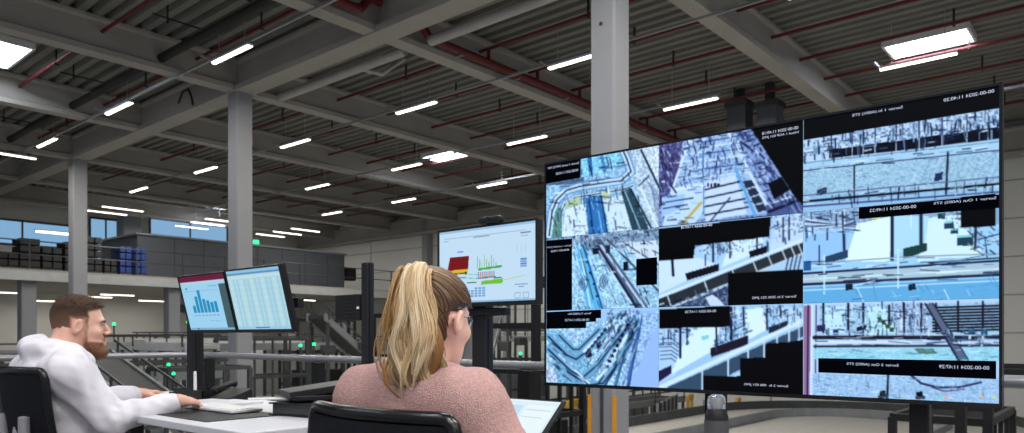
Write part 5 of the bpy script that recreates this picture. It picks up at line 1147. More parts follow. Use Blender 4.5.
def netmesh(fn, lo, hi, h):
    """surface nets on a narrow band"""
    lo = np.array(lo, float); hi = np.array(hi, float)
    m = 4; H = h * m
    nb = np.ceil((hi - lo) / H).astype(int)
    n = nb * m + 1
    cg = np.stack(np.meshgrid(*[lo[i] + (np.arange(nb[i]) + 0.5) * H for i in range(3)], indexing='ij'), -1).reshape(-1, 3).astype(np.float32)
    dc = np.concatenate([fn(cg[i:i + 200000]) for i in range(0, len(cg), 200000)]).reshape(nb)
    act = np.abs(dc) < H * 1.35
    V = np.empty(n, np.float32)
    sg = np.where(dc < 0, -1.0, 1.0).astype(np.float32)
    V[:-1, :-1, :-1] = np.repeat(np.repeat(np.repeat(sg, m, 0), m, 1), m, 2)
    V[-1] = 1; V[:, -1] = 1; V[:, :, -1] = 1
    need = np.zeros(n, bool)
    bi = np.argwhere(act)
    off = np.stack(np.meshgrid(*[np.arange(m + 1)] * 3, indexing='ij'), -1).reshape(-1, 3)
    idx = (bi[:, None] * m + off[None]).reshape(-1, 3)
    need[idx[:, 0], idx[:, 1], idx[:, 2]] = True
    pi = np.argwhere(need); pp = (lo + pi * h).astype(np.float32)
    vv = np.concatenate([fn(pp[i:i + 200000]) for i in range(0, len(pp), 200000)])
    V[pi[:, 0], pi[:, 1], pi[:, 2]] = vv
    ins = V < 0
    c = [ins[a:n[0] - 1 + a, b:n[1] - 1 + b, e:n[2] - 1 + e] for a in (0, 1) for b in (0, 1) for e in (0, 1)]
    s = sum(x.astype(np.int8) for x in c)
    cell = np.argwhere((s > 0) & (s < 8))
    idm = -np.ones(n - 1, int); idm[cell[:, 0], cell[:, 1], cell[:, 2]] = np.arange(len(cell))
    acc = np.zeros((len(cell), 3)); cnt = np.zeros(len(cell))
    for ax in range(3):
        o1, o2 = [k for k in range(3) if k != ax]
        for a in (0, 1):
            for b in (0, 1):
                p0 = cell.copy(); p0[:, o1] += a; p0[:, o2] += b
                p1 = p0.copy(); p1[:, ax] += 1
                v0 = V[p0[:, 0], p0[:, 1], p0[:, 2]]; v1 = V[p1[:, 0], p1[:, 1], p1[:, 2]]
                x = (v0 < 0) != (v1 < 0)
                t = np.where(x, v0 / np.where(x, v0 - v1, 1), 0)
                q = p0.astype(float); q[:, ax] += t
                acc[x] += q[x]; cnt[x] += 1
    verts = lo + acc / np.maximum(cnt, 1)[:, None] * h
    faces = []
    for ax in range(3):
        o1, o2 = (ax + 1) % 3, (ax + 2) % 3
        sl0 = [slice(1, -1)] * 3; sl1 = [slice(1, -1)] * 3
        sl0[ax] = slice(0, n[ax] - 1); sl1[ax] = slice(1, n[ax])
        a = ins[tuple(sl0)]; b = ins[tuple(sl1)]
        e = np.argwhere(a != b); fl = a[e[:, 0], e[:, 1], e[:, 2]]
        base = e.copy(); base[:, o1] += 1; base[:, o2] += 1
        def cid(d1, d2):
            q = base.copy(); q[:, o1] += d1; q[:, o2] += d2; return idm[q[:, 0], q[:, 1], q[:, 2]]
        Q = np.stack([cid(-1, -1), cid(0, -1), cid(0, 0), cid(-1, 0)], -1)
        Q[~fl] = Q[~fl][:, ::-1]
        faces.append(Q)
    F = np.concatenate(faces); F = F[(F >= 0).all(1)]
    return verts, F
def np_obj(name, v, f, m, parent, origin=(0, 0, 0), tint=None):
    v = np.asarray(v, float) - np.array(origin); f = np.asarray(f)
    k = f.shape[1]
    me = bpy.data.meshes.new(name); me.vertices.add(len(v)); me.vertices.foreach_set('co', v.ravel())
    me.loops.add(f.size); me.loops.foreach_set('vertex_index', f.ravel().astype(np.int32))
    me.polygons.add(len(f)); me.polygons.foreach_set('loop_start', np.arange(0, f.size, k)); me.polygons.foreach_set('loop_total', np.full(len(f), k))
    me.polygons.foreach_set('use_smooth', [True] * len(f))
    me.update(calc_edges=True); me.validate()
    if tint is not None:
        a = me.color_attributes.new('tint', 'FLOAT_COLOR', 'POINT'); a.data.foreach_set('color', np.concatenate([tint, np.ones((len(tint), 1))], 1).ravel())
    me.materials.append(m)
    return link(name, me, parent)
def keep_big(v, f):
    """drop small loose islands"""
    par = np.arange(len(v))
    for _ in range(400):
        mnew = par[f].min(1); p2 = par.copy()
        np.minimum.at(p2, f.ravel(), np.repeat(mnew, f.shape[1]))
        p2 = p2[p2]
        if (p2 == par).all(): break
        par = p2
    u, c = np.unique(par, return_counts=True); ok = u[c > 150]
    km = np.isin(par, ok); new = -np.ones(len(v), int); new[km] = np.arange(km.sum())
    f = f[km[f].all(1)]
    return v[km], new[f]
def Rot(axis, a): return np.array(Matrix.Rotation(a, 3, axis))
# ---------------------------------------------------------------- head (local: x forward, y left, z up, origin at ear height)
def head_sdf(P, male):
    f = 1.0 if male else 0.95
    P = P / f
    d = ell(P, (-0.014, 0, 0.035), (0.099, 0.077, 0.088))
    d = smin(d, ell(P, (-0.05, 0, 0.0), (0.05, 0.062, 0.06)), 0.03)
    d = smin(d, ell(P, (0.03, 0, -0.03), (0.056, 0.06, 0.085)), 0.03)
    d = smin(d, ell(P, (0.036, 0, -0.078), (0.044, 0.05 if male else 0.043, 0.036)), 0.025)
    d = smin(d, ell(P, (0.074, 0, -0.101), (0.019, 0.022, 0.018)), 0.018)
    d = smin(d, ell(P, (0.074, 0, 0.03), (0.018, 0.05, 0.013)), 0.016)
    for s in (-1, 1):
        d = smin(d, ell(P, (0.058, s * 0.042, -0.02), (0.024, 0.022, 0.022)), 0.02)
        d = smax(d, -ell(P, (0.095, s * 0.031, 0.008), (0.02, 0.019, 0.012)), 0.012)
    d = smin(d, chain(P, [(0.086, 0, 0.02), (0.102, 0, -0.004), (0.112, 0, -0.019)], [0.008, 0.0095, 0.0105]), 0.012)
    for s in (-1, 1): d = smin(d, ell(P, (0.101, s * 0.012, -0.026), (0.012, 0.009, 0.008)), 0.006)
    d = smin(d, ell(P, (0.092, 0, -0.054), (0.011, 0.024, 0.006)), 0.007)
    d = smin(d, ell(P, (0.089, 0, -0.067), (0.011, 0.021, 0.007)), 0.007)
    d = smax(d, -cap_(P, (0.104, -0.022, -0.0605), (0.104, 0.022, -0.0605), 0.0035, 0.0035), 0.003)
    for s in (-1, 1):
        Re = Rot('Y', 0.25) @ Rot('Z', -s * 0.35)
        e = ell(P, (-0.014, s * 0.084, 0.0), (0.021, 0.011, 0.034), Re)
        e = smax(e, -ell(P, (-0.009, s * 0.097, 0.003), (0.012, 0.011, 0.022), Re), 0.004)
        d = smin(d, e, 0.006)
        d = smin(d, ell(P, (0.004, s * 0.078, -0.004), (0.005, 0.006, 0.008)), 0.005)
    return d * f
def head_frame(pos, yaw, pitch):
    R = Rot('Z', yaw) @ Rot('Y', pitch)      # local to world
    pos = np.array(pos)
    return (lambda P: (P - pos) @ R), (lambda p: np.array(p) @ R.T + pos), R
def hand(P, wrist, palm_dir, normal, side, curl=0.5, spread=0.16, k=0.006):
    """palm_dir points to the knuckles, normal out of the back of the hand, side = unit vector to the thumb"""
    w = np.array(wrist); f = np.array(palm_dir, float); f /= np.linalg.norm(f); n = np.array(normal, float); n -= f * (n @ f); n /= np.linalg.norm(n)
    s = np.array(side, float); s -= f * (s @ f) + n * (s @ n); s /= np.linalg.norm(s)
    d = chain(P, [w, w + f * 0.03], [0.025, 0.026], 0.01)
    for q in (-0.026, -0.009, 0.009, 0.026): d = smin(d, cap_(P, w + f * 0.02 + s * q * 0.7, w + f * 0.085 + s * q, 0.016, 0.0125), 0.014)
    for i, (q, L) in enumerate(((0.03, 0.078), (0.010, 0.088), (-0.011, 0.08), (-0.031, 0.062))):
        b = w + f * (0.09 - 0.004 * abs(i - 1)) + s * q; dr = f + s * (spread * (1.5 - i) / 1.5)
        dr /= np.linalg.norm(dr); c = curl * (0.85 + 0.12 * i)
        p1 = b + (dr * math.cos(c * 0.6) - n * math.sin(c * 0.6)) * L * 0.46
        p2 = p1 + (dr * math.cos(c * 1.3) - n * math.sin(c * 1.3)) * L * 0.3
        p3 = p2 + (dr * math.cos(c * 1.9) - n * math.sin(c * 1.9)) * L * 0.24
        d = smin(d, chain(P, [b, p1, p2, p3], [0.0098, 0.0088, 0.0082, 0.0074], 0.003), k)
    b = w + f * 0.03 + s * 0.026
    p1 = b + (f * 0.6 + s * 0.62 - n * 0.3) * 0.042; p2 = p1 + (f * 0.85 + s * 0.25 - n * 0.35) * 0.032; p3 = p2 + (f * 0.95 + s * 0.02 - n * 0.3) * 0.024
    d = smin(d, chain(P, [b, p1, p2, p3], [0.014, 0.0115, 0.0105, 0.0085], 0.004), 0.008)
    return d
def srgbv(c): return np.array(S(c))
def strands(paths, radii, cols, n=4):
    """tapered hair strands: paths list of (k,3)"""
    VV, FF, CC = [], [], []; o = 0
    for pth, r, col in zip(paths, radii, cols):
        p = np.asarray(pth); k = len(p)
        t = np.gradient(p, axis=0); t /= np.linalg.norm(t, axis=1)[:, None] + 1e-9
        a = np.array((0.3, 0.9, 0.2)); u = np.cross(t, a); u /= np.linalg.norm(u, axis=1)[:, None] + 1e-9; w = np.cross(t, u)
        rr = r * np.concatenate([np.linspace(0.75, 1, 3), np.ones(max(0, k - 7)), np.linspace(1, 0.12, 4)])[:k] if k >= 7 else r * np.linspace(1, 0.2, k)
        ang_ = 2 * PI * np.arange(n) / n
        v = p[:, None] + rr[:, None, None] * (np.cos(ang_)[None, :, None] * u[:, None] + np.sin(ang_)[None, :, None] * w[:, None])
        VV.append(v.reshape(-1, 3)); c = np.asarray(col); c = np.broadcast_to(c, (k, 3)); CC.append(np.repeat(c, n, 0))
        i = np.arange(k - 1)[:, None] * n; q = np.arange(n)[None]; q2 = (q + 1) % n
        FF.append(np.stack([i + q, i + q2, i + n + q2, i + n + q], -1).reshape(-1, 4) + o); o += k * n
    return np.concatenate(VV), np.concatenate(FF), np.concatenate(CC)
def project(fn, p, off, it=4):
    """move points onto the level set fn = off"""
    p = p.copy(); e = 0.002
    for _ in range(it):
        d = fn(p.astype(np.float32)) - off
        g = np.stack([fn((p + np.eye(3)[i] * e).astype(np.float32)) - fn((p - np.eye(3)[i] * e).astype(np.float32)) for i in range(3)], -1)
        g /= np.linalg.norm(g, axis=1)[:, None] + 1e-9
        p -= g * d[:, None]
    return p, g
sstep = lambda x, a, b: np.clip((x - a) / (b - a), 0, 1) ** 2 * (3 - 2 * np.clip((x - a) / (b - a), 0, 1))
# ================================================================ THE WOMAN
WX, WY = 1.225, 1.292
toL, toW, RW = head_frame((WX, WY, 1.230), 0.15, 0.06)
def w_head(P): return head_sdf(toL(P), False)
w_sh = [np.array((1.165, 1.292 + s * 0.18, 1.045)) for s in (-1, 1)]
w_el = [np.array((1.2, 0.965, 0.86)), np.array((1.22, 1.56, 0.86))]
w_wr = [np.array((1.40, 1.10, 0.905)), np.array((1.42, 1.46, 0.905))]
UP3 = np.array((0, 0, 0.03))
w_hip = np.array((1.26, 1.292, 0.56))
def w_torso(P, o):
    y = 1.292; P = P + np.array((0, 0, 0.03), np.float32)
    d = ell(P, (1.25, y, 0.58), (0.15 + o, 0.18 + o, 0.13 + o))
    d = smin(d, ell(P, (1.225, y, 0.76), (0.105 + o, 0.14 + o, 0.17 + o)), 0.06)
    d = smin(d, ell(P, (1.19, y, 0.94), (0.108 + o, 0.15 + o, 0.15 + o)), 0.06)
    d = smin(d, ell(P, (1.27, y - 0.07, 0.92), (0.06 + o, 0.065 + o, 0.065 + o)), 0.04); d = smin(d, ell(P, (1.27, y + 0.07, 0.92), (0.06 + o, 0.065 + o, 0.065 + o)), 0.04)
    for i in (0, 1):
        d = smin(d, cap_(P, (1.165, y, 1.075), w_sh[i] + UP3, 0.068 + o, 0.058 + o), 0.04)
        d = smin(d, cap_(P, (1.17, y, 1.13), w_sh[i] + UP3 + np.array((0, 0, 0.005)), 0.046 + o, 0.046 + o), 0.045)
    return d
def w_arms(P, o):
    d = None
    for i in (0, 1):
        e = chain(P, [w_sh[i], w_el[i], w_wr[i]], [0.056 + o, 0.042 + o * 1.1, 0.027 + o * 0.9], 0.02)
        d = e if d is None else np.minimum(d, e)
    return d
def w_legs(P, o):
    d = None
    for s in (-1, 1):
        e = chain(P, [(1.27, 1.292 + s * 0.09, 0.56), (1.66, 1.292 + s * 0.11, 0.55), (1.64, 1.292 + s * 0.11, 0.1)], [0.085 + o, 0.06 + o, 0.042 + o], 0.02)
        d = e if d is None else np.minimum(d, e)
    return d
def w_body(P):
    d = smin(w_torso(P, 0), w_arms(P, 0), 0.03); d = smin(d, w_legs(P, 0), 0.04)
    nk = chain(P, [(1.165, 1.292, 1.06), (1.195, 1.292, 1.18)], [0.052, 0.05])
    d = smin(d, nk, 0.025); d = smin(d, w_head(P), 0.014)
    for s in (-1, 1): d = smin(d, chain(P, [(1.63, 1.292 + s * 0.11, 0.06), (1.78, 1.292 + s * 0.12, 0.03)], [0.04, 0.03]), 0.02)
    for i, (sd) in enumerate((1, -1)):
        d = smin(d, hand(P, w_wr[i] + np.array((0.02, 0, 0)), (1, 0.15 * sd, 0.02), (0, 0, 1), (0, sd, 0), 0.55), 0.012)
    return d
woman = thing('person', 'woman in a pink jumper with a long blond ponytail and glasses, seen from behind', 'person', (1.25, 1.292, 0))
OW = (1.25, 1.292, 0)
v, f = netmesh(w_body, (0.95, 0.85, -0.04), (1.95, 1.78, 1.45), 0.0055)
np_obj('body', v, f, M['skinw'], woman, OW)
def w_jumper(P):
    d = smin(w_torso(P, 0.014), w_arms(P, 0.013), 0.04)
    for i in (0, 1):                       # ribbed cuffs and folds
        d = smin(d, cap_(P, w_wr[i] * 0.75 + w_el[i] * 0.25, w_wr[i], 0.042, 0.036), 0.01)
    d = d + 0.007 * wob(P * np.array((1, 1, 0.55)), 48, 5) + 0.0018 * wob(P, 150, 6)
    d = smax(d, -chain(P, [(1.165, 1.292, 1.07), (1.205, 1.292, 1.23)], [0.055, 0.075]), 0.01)
    ring = np.abs(chain(P, [(1.165, 1.292, 1.07), (1.205, 1.292, 1.23)], [0.057, 0.072])) - 0.006
    ring = smax(ring, np.abs((P[:, 2] - 1.128) + (P[:, 0] - 1.17) * 0.35) - 0.011, 0.006)
    d = smin(d, ring, 0.008)
    return smax(d, 0.56 - P[:, 2], 0.01)
v, f = keep_big(*netmesh(w_jumper, (0.95, 0.85, 0.5), (1.52, 1.78, 1.25), 0.0055))
np_obj('jumper', v, f, M['jumper'], woman, OW)
def w_collar(P):
    r = np.abs(chain(P, [(1.165, 1.292, 1.06), (1.2, 1.292, 1.22)], [0.0555, 0.06])) - 0.0035
    return smax(r, np.abs((P[:, 2] - 1.142) + (P[:, 0] - 1.17) * 0.3) - 0.012, 0.004)
v, f = netmesh(w_collar, (1.05, 1.17, 1.05), (1.32, 1.42, 1.22), 0.0035)
np_obj('shirt_collar', v, f, M['white'], woman, OW)
def w_trousers(P): return smax(smin(w_legs(P, 0.008), ell(P, (1.25, 1.292, 0.58), (0.158, 0.188, 0.125)), 0.05), np.maximum(P[:, 2] - 0.66, 0.09 - P[:, 2]), 0.005)
v, f = netmesh(w_trousers, (1.05, 1.05, 0.05), (1.8, 1.6, 0.75), 0.009); np_obj('trousers', v, f, M['denim'], woman, OW)
for s in (-1, 1):
    sf = lambda P, s=s: smax(chain(P, [(1.62, 1.292 + s * 0.11, 0.07), (1.64, 1.292 + s * 0.11, 0.04), (1.79, 1.292 + s * 0.12, 0.034)], [0.05, 0.05, 0.038], 0.02), 0.004 - P[:, 2], 0.004)
    v, f = netmesh(sf, (1.5, 1.292 + s * 0.11 - 0.1, -0.02), (1.9, 1.292 + s * 0.11 + 0.1, 0.16), 0.006); np_obj('shoe', v, f, M['shoe'], woman, OW)
# hair shell
def w_hair_t(L):
    x, y, z = L[:, 0], L[:, 1], L[:, 2]
    g = np.minimum(0.052 - x + 0.35 * (z - 0.06), z - 0.012 + 0.9 * (0.0 - np.minimum(x, 0.0)) * 1.0)
    g2 = np.minimum(-0.040 - x - 0.6 * np.maximum(0, np.abs(y) - 0.075), z + 0.085)
    g = np.maximum(np.minimum(0.05 + 0.25 * (z - 0.05) - x, z - 0.032 - 0.25 * (x - 0.0)), g2)
    return np.where(g > 0, 0.003 + 0.011 * sstep(g, 0, 0.03), np.maximum(-0.02, g * 1.2 - 0.003))
def w_hair(P):
    L = toL(P) 
    return head_sdf(L, False) - w_hair_t(L) - 0.0012 * wob(L * np.array((0.6, 1, 1)), 260, 12)
c0 = toW((0, 0, 0))
v, f = keep_big(*netmesh(w_hair, c0 - 0.16, c0 + 0.16, 0.004))
Lv = toL(v)
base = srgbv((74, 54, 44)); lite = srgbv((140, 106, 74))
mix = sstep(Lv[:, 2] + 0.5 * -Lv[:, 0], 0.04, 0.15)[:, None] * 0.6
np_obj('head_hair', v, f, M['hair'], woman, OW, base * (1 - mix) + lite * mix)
# combed strands drawn back to the ponytail root
root = np.array((-0.083, 0.004, 0.088))
paths, rad, cols = [], [], []
g = np.random.default_rng(3)
starts = []
for i in range(1500):
    a = g.random() * 2 * PI; th = g.random()
    if th < 0.2:
        y = math.copysign(0.074, g.random() - 0.5); x = -0.05 - 0.02 * g.random(); z = -0.075 + 0.1 * g.random()
    elif th < 0.7:
        s_ = g.random(); y = math.copysign(0.075, g.random() - 0.5) if s_ > 0.35 else (g.random() - 0.5) * 0.12
        x = 0.05 - 0.09 * g.random() if s_ > 0.35 else 0.055; z = 0.035 + 0.07 * g.random() if s_ > 0.35 else 0.085
    else:
        y = (g.random() - 0.5) * 0.13; x = -0.055; z = -0.075 + 0.05 * g.random()
    starts.append((x, y, z))
starts = np.array(starts); K = 16
hs = lambda P: head_sdf(P, False)
tt_ = np.linspace(0, 1, K)
allp = starts[:, None] * (1 - tt_)[None, :, None] + root[None, None] * tt_[None, :, None]
allp[:, :, 2] += 0.012 * np.sin(PI * tt_)[None] * np.sign(starts[:, 2:3]); allp[:, :, 1] *= (1 + 0.5 * np.sin(PI * tt_))[None]
allp = allp.reshape(-1, 3) * 1.05
pr_, _ = project(hs, allp, 0.0135, 5); pr_ = pr_.reshape(-1, K, 3)
lift = (0.0 + 0.016 * tt_ ** 3)[None, :, None]
ctr = np.array((-0.014, 0, 0.035)); pr_ = pr_ + (pr_ - ctr) / np.linalg.norm(pr_ - ctr, axis=2)[:, :, None] * lift * 0.5
for i in range(len(pr_)):
    q = pr_[i] + g.normal(size=3) * 0.0012
    paths.append(toW(q)); rad.append(0.0010 + 0.0006 * g.random())
    k = g.random(); c1 = srgbv((64, 46, 38)) * (1 - k) + srgbv((124, 92, 66)) * k
    c2 = srgbv((178, 142, 98)); fade = (sstep(tt_, 0.35, 1.0) * (0.3 + 0.7 * g.random()))[:, None]
    cols.append(c1 * (1 - fade) + c2 * fade)
v, f, cc = strands(paths, rad, cols); np_obj('combed_hair', v, f, M['hair'], woman, OW, cc)
# ponytail
cen = np.array([(-0.070, -0.010, 0.082), (-0.086, -0.016, 0.108), (-0.116, -0.030, 0.098), (-0.134, -0.040, 0.055), (-0.138, -0.046, 0.0), (-0.136, -0.048, -0.055), (-0.130, -0.046, -0.105), (-0.126, -0.046, -0.15), (-0.124, -0.05, -0.19)])
wid = np.array([0.020, 0.030, 0.034, 0.040, 0.050, 0.063, 0.065, 0.05, 0.024]); thk = np.array([0.012, 0.02, 0.024, 0.028, 0.032, 0.034, 0.032, 0.026, 0.014])
NS = 30
def resample(a, n):
    """smooth curve through the control rows"""
    a = np.asarray(a, float); t = np.linspace(0, len(a) - 1, n); out = []
    for x in t:
        i = min(int(x), len(a) - 2); u = x - i
        p0, p1, p2, p3 = a[max(i - 1, 0)], a[i], a[i + 1], a[min(i + 2, len(a) - 1)]
        out.append(0.5 * ((2 * p1) + (-p0 + p2) * u + (2 * p0 - 5 * p1 + 4 * p2 - p3) * u * u + (-p0 + 3 * p1 - 3 * p2 + p3) * u ** 3))
    return np.array(out)
C_ = resample(cen, NS); W_ = resample(wid[:, None], NS)[:, 0]; T_ = resample(thk[:, None], NS)[:, 0]
tn = np.gradient(C_, axis=0); tn /= np.linalg.norm(tn, axis=1)[:, None]
# the tail is broad across the view of the camera: side direction between the head's left and its rear
sdv = np.array((-0.42, 0.9, 0.0)); sdv /= np.linalg.norm(sdv); dpv = np.cross(tn, sdv); dpv /= np.linalg.norm(dpv, axis=1)[:, None]
ss = np.linspace(0, 1, NS)
paths, rad, cols = [], [], []
g = np.random.default_rng(8)
for cl in range(46):
    a = g.random() * 2 * PI; r0 = math.sqrt(g.random()) * 0.93; cu, cv = r0 * math.cos(a), r0 * math.sin(a)
    end = 0.72 + 0.28 * g.random() if r0 > 0.5 else 0.86 + 0.14 * g.random()
    ph, ph2 = g.random() * 6.28, g.random() * 6.28; amp = 0.006 + 0.010 * g.random(); fr_ = 1.5 + 1.5 * g.random()
    k = g.random()
    tone = srgbv((204, 176, 136)) if k < 0.42 else srgbv((178, 146, 106)) if k < 0.68 else srgbv((220, 198, 164)) if k < 0.8 else srgbv((160, 116, 70)) if k < 0.9 else srgbv((120, 88, 60))
    for st in range(56):
        u = cu + g.normal() * 0.10; w_ = cv + g.normal() * 0.10
        tight = 1 - 0.35 * sstep(ss, 0.55, 1.0) * 0
        # clumps draw together towards the tip
        con = 1 - 0.75 * sstep(ss, end - 0.35, end)
        uu = cu + (u - cu) * con; vv = cv + (w_ - cv) * con
        gr = sstep(ss, 0.15, 0.7)
        wv = amp * gr * np.sin(2 * PI * fr_ * ss + ph); wv2 = 0.6 * amp * gr * np.sin(2 * PI * fr_ * ss + ph2)
        p = C_ + sdv * (uu * W_ + wv)[:, None] + dpv * (vv * T_ + wv2)[:, None]
        kk = int(NS * min(1.0, end + g.normal() * 0.02)); kk = max(12, min(NS, kk))
        paths.append(toW(p[:kk])); rad.append(0.0009 + 0.0006 * g.random())
        b = 0.82 + 0.36 * g.random()
        rootc = srgbv((150, 116, 78)); fd = sstep(ss[:kk], 0.0, 0.22)[:, None]
        cols.append((rootc * (1 - fd) + tone * fd) * b)
# loose wisps at the left of the tail
for i in range(26):
    ph = g.random() * 6.28; u = 0.9 + 0.3 * g.random()
    wv = 0.007 * sstep(ss, 0.2, 0.8) * np.sin(2 * PI * 2.2 * ss + ph)
    p = C_ + sdv * (u * W_ + wv + 0.004)[:, None] + dpv * ((g.random() - 0.5) * T_ + 0.004 * np.sin(8 * ss + ph))[:, None]
    paths.append(toW(p[:int(NS * (0.62 + 0.3 * g.random()))])); rad.append(0.0011); cols.append(srgbv((176, 140, 92)))
v, f, cc = strands(paths, rad, cols); np_obj('ponytail', v, f, M['hair'], woman, OW, cc)
# hair band
MBt = MB(); bc = [toW(root + np.array((0.0, 0.0, 0.0)) + np.array((0.011 * math.cos(a) * 0.6, 0.02 * math.sin(a), 0.016 * math.cos(a)))) - np.array(OW) for a in np.linspace(0, 2 * PI, 20)]
MBt.tube([Vector(b) for b in bc], 0.004, 8).build('hair_band', M['black'], woman, smooth=True)
# glasses
def glasses(toW_, parent, O, f):
    gl = []
    r = MB()
    for s in (-1, 1):
        cpt = [toW_(np.array((0.088 - 0.010 * abs(math.cos(a)) * (1 if math.cos(a) * s > 0 else 0.2), s * 0.033 + 0.024 * math.cos(a), 0.004 + 0.021 * math.sin(a))) * f) - np.array(O) for a in np.linspace(0, 2 * PI, 24)]
        r.tube([Vector(c) for c in cpt], 0.0012, 6)
        tp = [toW_(np.array(q) * f) - np.array(O) for q in ((0.079, s * 0.058, 0.01), (0.06, s * 0.0715, 0.013), (0.02, s * 0.0775, 0.016), (-0.012, s * 0.081, 0.02), (-0.03, s * 0.078, 0.004))]
        r.tube([Vector(c) for c in tp], 0.0013, 6)
    br = [toW_(np.array(q) * f) - np.array(O) for q in ((0.087, -0.01, 0.008), (0.093, 0, 0.012), (0.087, 0.01, 0.008))]
    r.tube([Vector(c) for c in br], 0.0012, 6)
    return r.build('spectacles', M['lens'], parent, smooth=True)
glasses(toW, woman, OW, 0.95)
def eyes(toW_, parent, O, f):
    for s in (-1, 1):
        c = toW_(np.array((0.066, s * 0.031, 0.008)) * f) - np.array(O)
        e = MB().lathe([(0.012 * math.sin(PI * k / 8), -0.012 * math.cos(PI * k / 8)) for k in range(9)], 14).build('eye', M['eye'], parent, smooth=True, loc=Vector(c))
        p = toW_(np.array((0.077, s * 0.031, 0.008)) * f) - np.array(O) - c
        q = MB().lathe([(0.0055 * math.sin(PI * k / 6), -0.003 * math.cos(PI * k / 6)) for k in range(7)], 12); R = Vector((0, 0, 1)).rotation_difference(Vector(p)).to_matrix(); q.v = [R @ x + Vector(p) * 0.92 for x in q.v]
        q.build('iris', M['black'], e, smooth=True)
eyes(toW, woman, OW, 0.95)
# ================================================================ THE MAN
HX, HY_ = 1.262, 3.60
toLm, toWm, RM = head_frame((HX, HY_, 1.240), -0.32, 0.03)
my = 3.60
m_sh = [np.array((1.15, my - 0.195, 1.045)), np.array((1.15, my + 0.195, 1.045))]
m_el = [np.array((1.285, 3.335, 0.845)), np.array((1.33, 3.93, 0.855))]
m_wr = [np.array((1.548, 3.285, 0.912)), np.array((1.642, 3.925, 0.905))]
def m_torso(P, o):
    d = ell(P, (1.25, my, 0.58), (0.155 + o, 0.185 + o, 0.13 + o))
    d = smin(d, ell(P, (1.205, my, 0.78), (0.125 + o, 0.165 + o, 0.19 + o)), 0.06)
    d = smin(d, ell(P, (1.15, my, 0.95), (0.12 + o, 0.172 + o, 0.15 + o)), 0.06)
    for i in (0, 1):
        d = smin(d, cap_(P, (1.13, my, 1.05), m_sh[i], 0.078 + o, 0.066 + o), 0.04)
        d = smin(d, cap_(P, (1.16, my, 1.12), m_sh[i], 0.052 + o, 0.056 + o), 0.05)
    return d
def m_arms(P, o):
    d = None
    for i in (0, 1):
        e = chain(P, [m_sh[i], m_el[i], m_wr[i] if o == 0 else m_wr[i] * 0.92 + m_el[i] * 0.08], [0.064 + o, 0.05 + o, 0.03 + o * 0.7], 0.02)
        d = e if d is None else np.minimum(d, e)
    return d
def m_legs(P, o):
    d = None
    for s in (-1, 1):
        e = chain(P, [(1.22, my + s * 0.1, 0.56), (1.64, my + s * 0.13, 0.55), (1.62, my + s * 0.13, 0.1)], [0.092 + o, 0.066 + o, 0.046 + o], 0.02)
        d = e if d is None else np.minimum(d, e)
    return d
def m_body(P):
    d = smin(m_torso(P, 0), m_arms(P, 0), 0.03); d = smin(d, m_legs(P, 0), 0.04)
    d = smin(d, chain(P, [(1.165, my, 1.08), (1.215, my, 1.21)], [0.062, 0.058]), 0.025)
    d = smin(d, head_sdf(toLm(P), True), 0.014)
    for s in (-1, 1): d = smin(d, chain(P, [(1.61, my + s * 0.13, 0.06), (1.78, my + s * 0.15, 0.03)], [0.042, 0.032]), 0.02)
    d = smin(d, hand(P, m_wr[0], (1, 0.32, -0.1), (0.05, -0.25, 1), (0.2, 1, 0.1), 0.75), 0.012)
    d = smin(d, hand(P, m_wr[1], (1, -0.3, 0.02), (0.1, 0.1, 1), (-0.1, -1, 0.0), 0.6), 0.012)
    return d
man = thing('person', 'bearded man in a white hooded sweatshirt working at the desk', 'person', (1.2, my, 0))
OM = (1.2, my, 0)
v, f = netmesh(m_body, (0.92, 3.1, -0.04), (1.95, 4.15, 1.45), 0.0048)
np_obj('body', v, f, M['skin'], man, OM)
def m_hoodie(P):
    d = smin(m_torso(P, 0.02), m_arms(P, 0.019), 0.045)
    for i in (0, 1): d = smin(d, cap_(P, m_wr[i] * 0.7 + m_el[i] * 0.3, m_wr[i] * 0.90 + m_el[i] * 0.10, 0.05, 0.04), 0.015)
    # hood lying on the back of the neck, and the collar round the front
    d = smin(d, ell(P, (1.095, my, 1.135), (0.075, 0.125, 0.055), Rot('Y', 0.45)), 0.025)
    hood = chain(P, [(1.10, my, 1.165), (1.13, my - 0.075, 1.155), (1.2, my - 0.095, 1.125), (1.27, my - 0.06, 1.085), (1.295, my, 1.06), (1.27, my + 0.06, 1.085), (1.2, my + 0.095, 1.125), (1.13, my + 0.075, 1.155), (1.10, my, 1.165)], [0.034] * 3 + [0.026, 0.022, 0.026] + [0.034] * 3, 0.02)
    d = smin(d, hood, 0.018)
    fold = wob(P, 42, 22); d = d - 0.0105 * np.abs(fold) ** 0.7 * np.sign(fold) - 0.003 * wob(P, 95, 23)
    # deep folds at the elbow and along the sleeve
    for i in (0, 1):
        ax_ = (m_wr[i] - m_el[i]); ax_ = ax_ / np.linalg.norm(ax_); t_ = (P - m_el[i]) @ ax_
        near = np.exp(-((t_ - 0.02) / 0.12) ** 2)
        d = d + 0.004 * near * np.sin(95 * t_ + 20 * (P[:, 1] - m_el[i][1]))
    d = smax(d, -chain(P, [(1.165, my, 1.1), (1.235, my, 1.25)], [0.066, 0.092]), 0.012)
    return smax(d, 0.55 - P[:, 2], 0.01)
v, f = keep_big(*netmesh(m_hoodie, (0.92, 3.1, 0.5), (1.72, 4.15, 1.26), 0.006))
np_obj('sweatshirt', v, f, M['hoodie'], man, OM)
for s in (-1, 1):
    MB().tube([Vector((1.312 - OM[0], s * 0.035, 1.075)), Vector((1.322 - OM[0], s * 0.038, 1.03)), Vector((1.312 - OM[0], s * 0.036, 0.94))], 0.004, 8).build('drawstring', M['hoodie'], man, smooth=True)
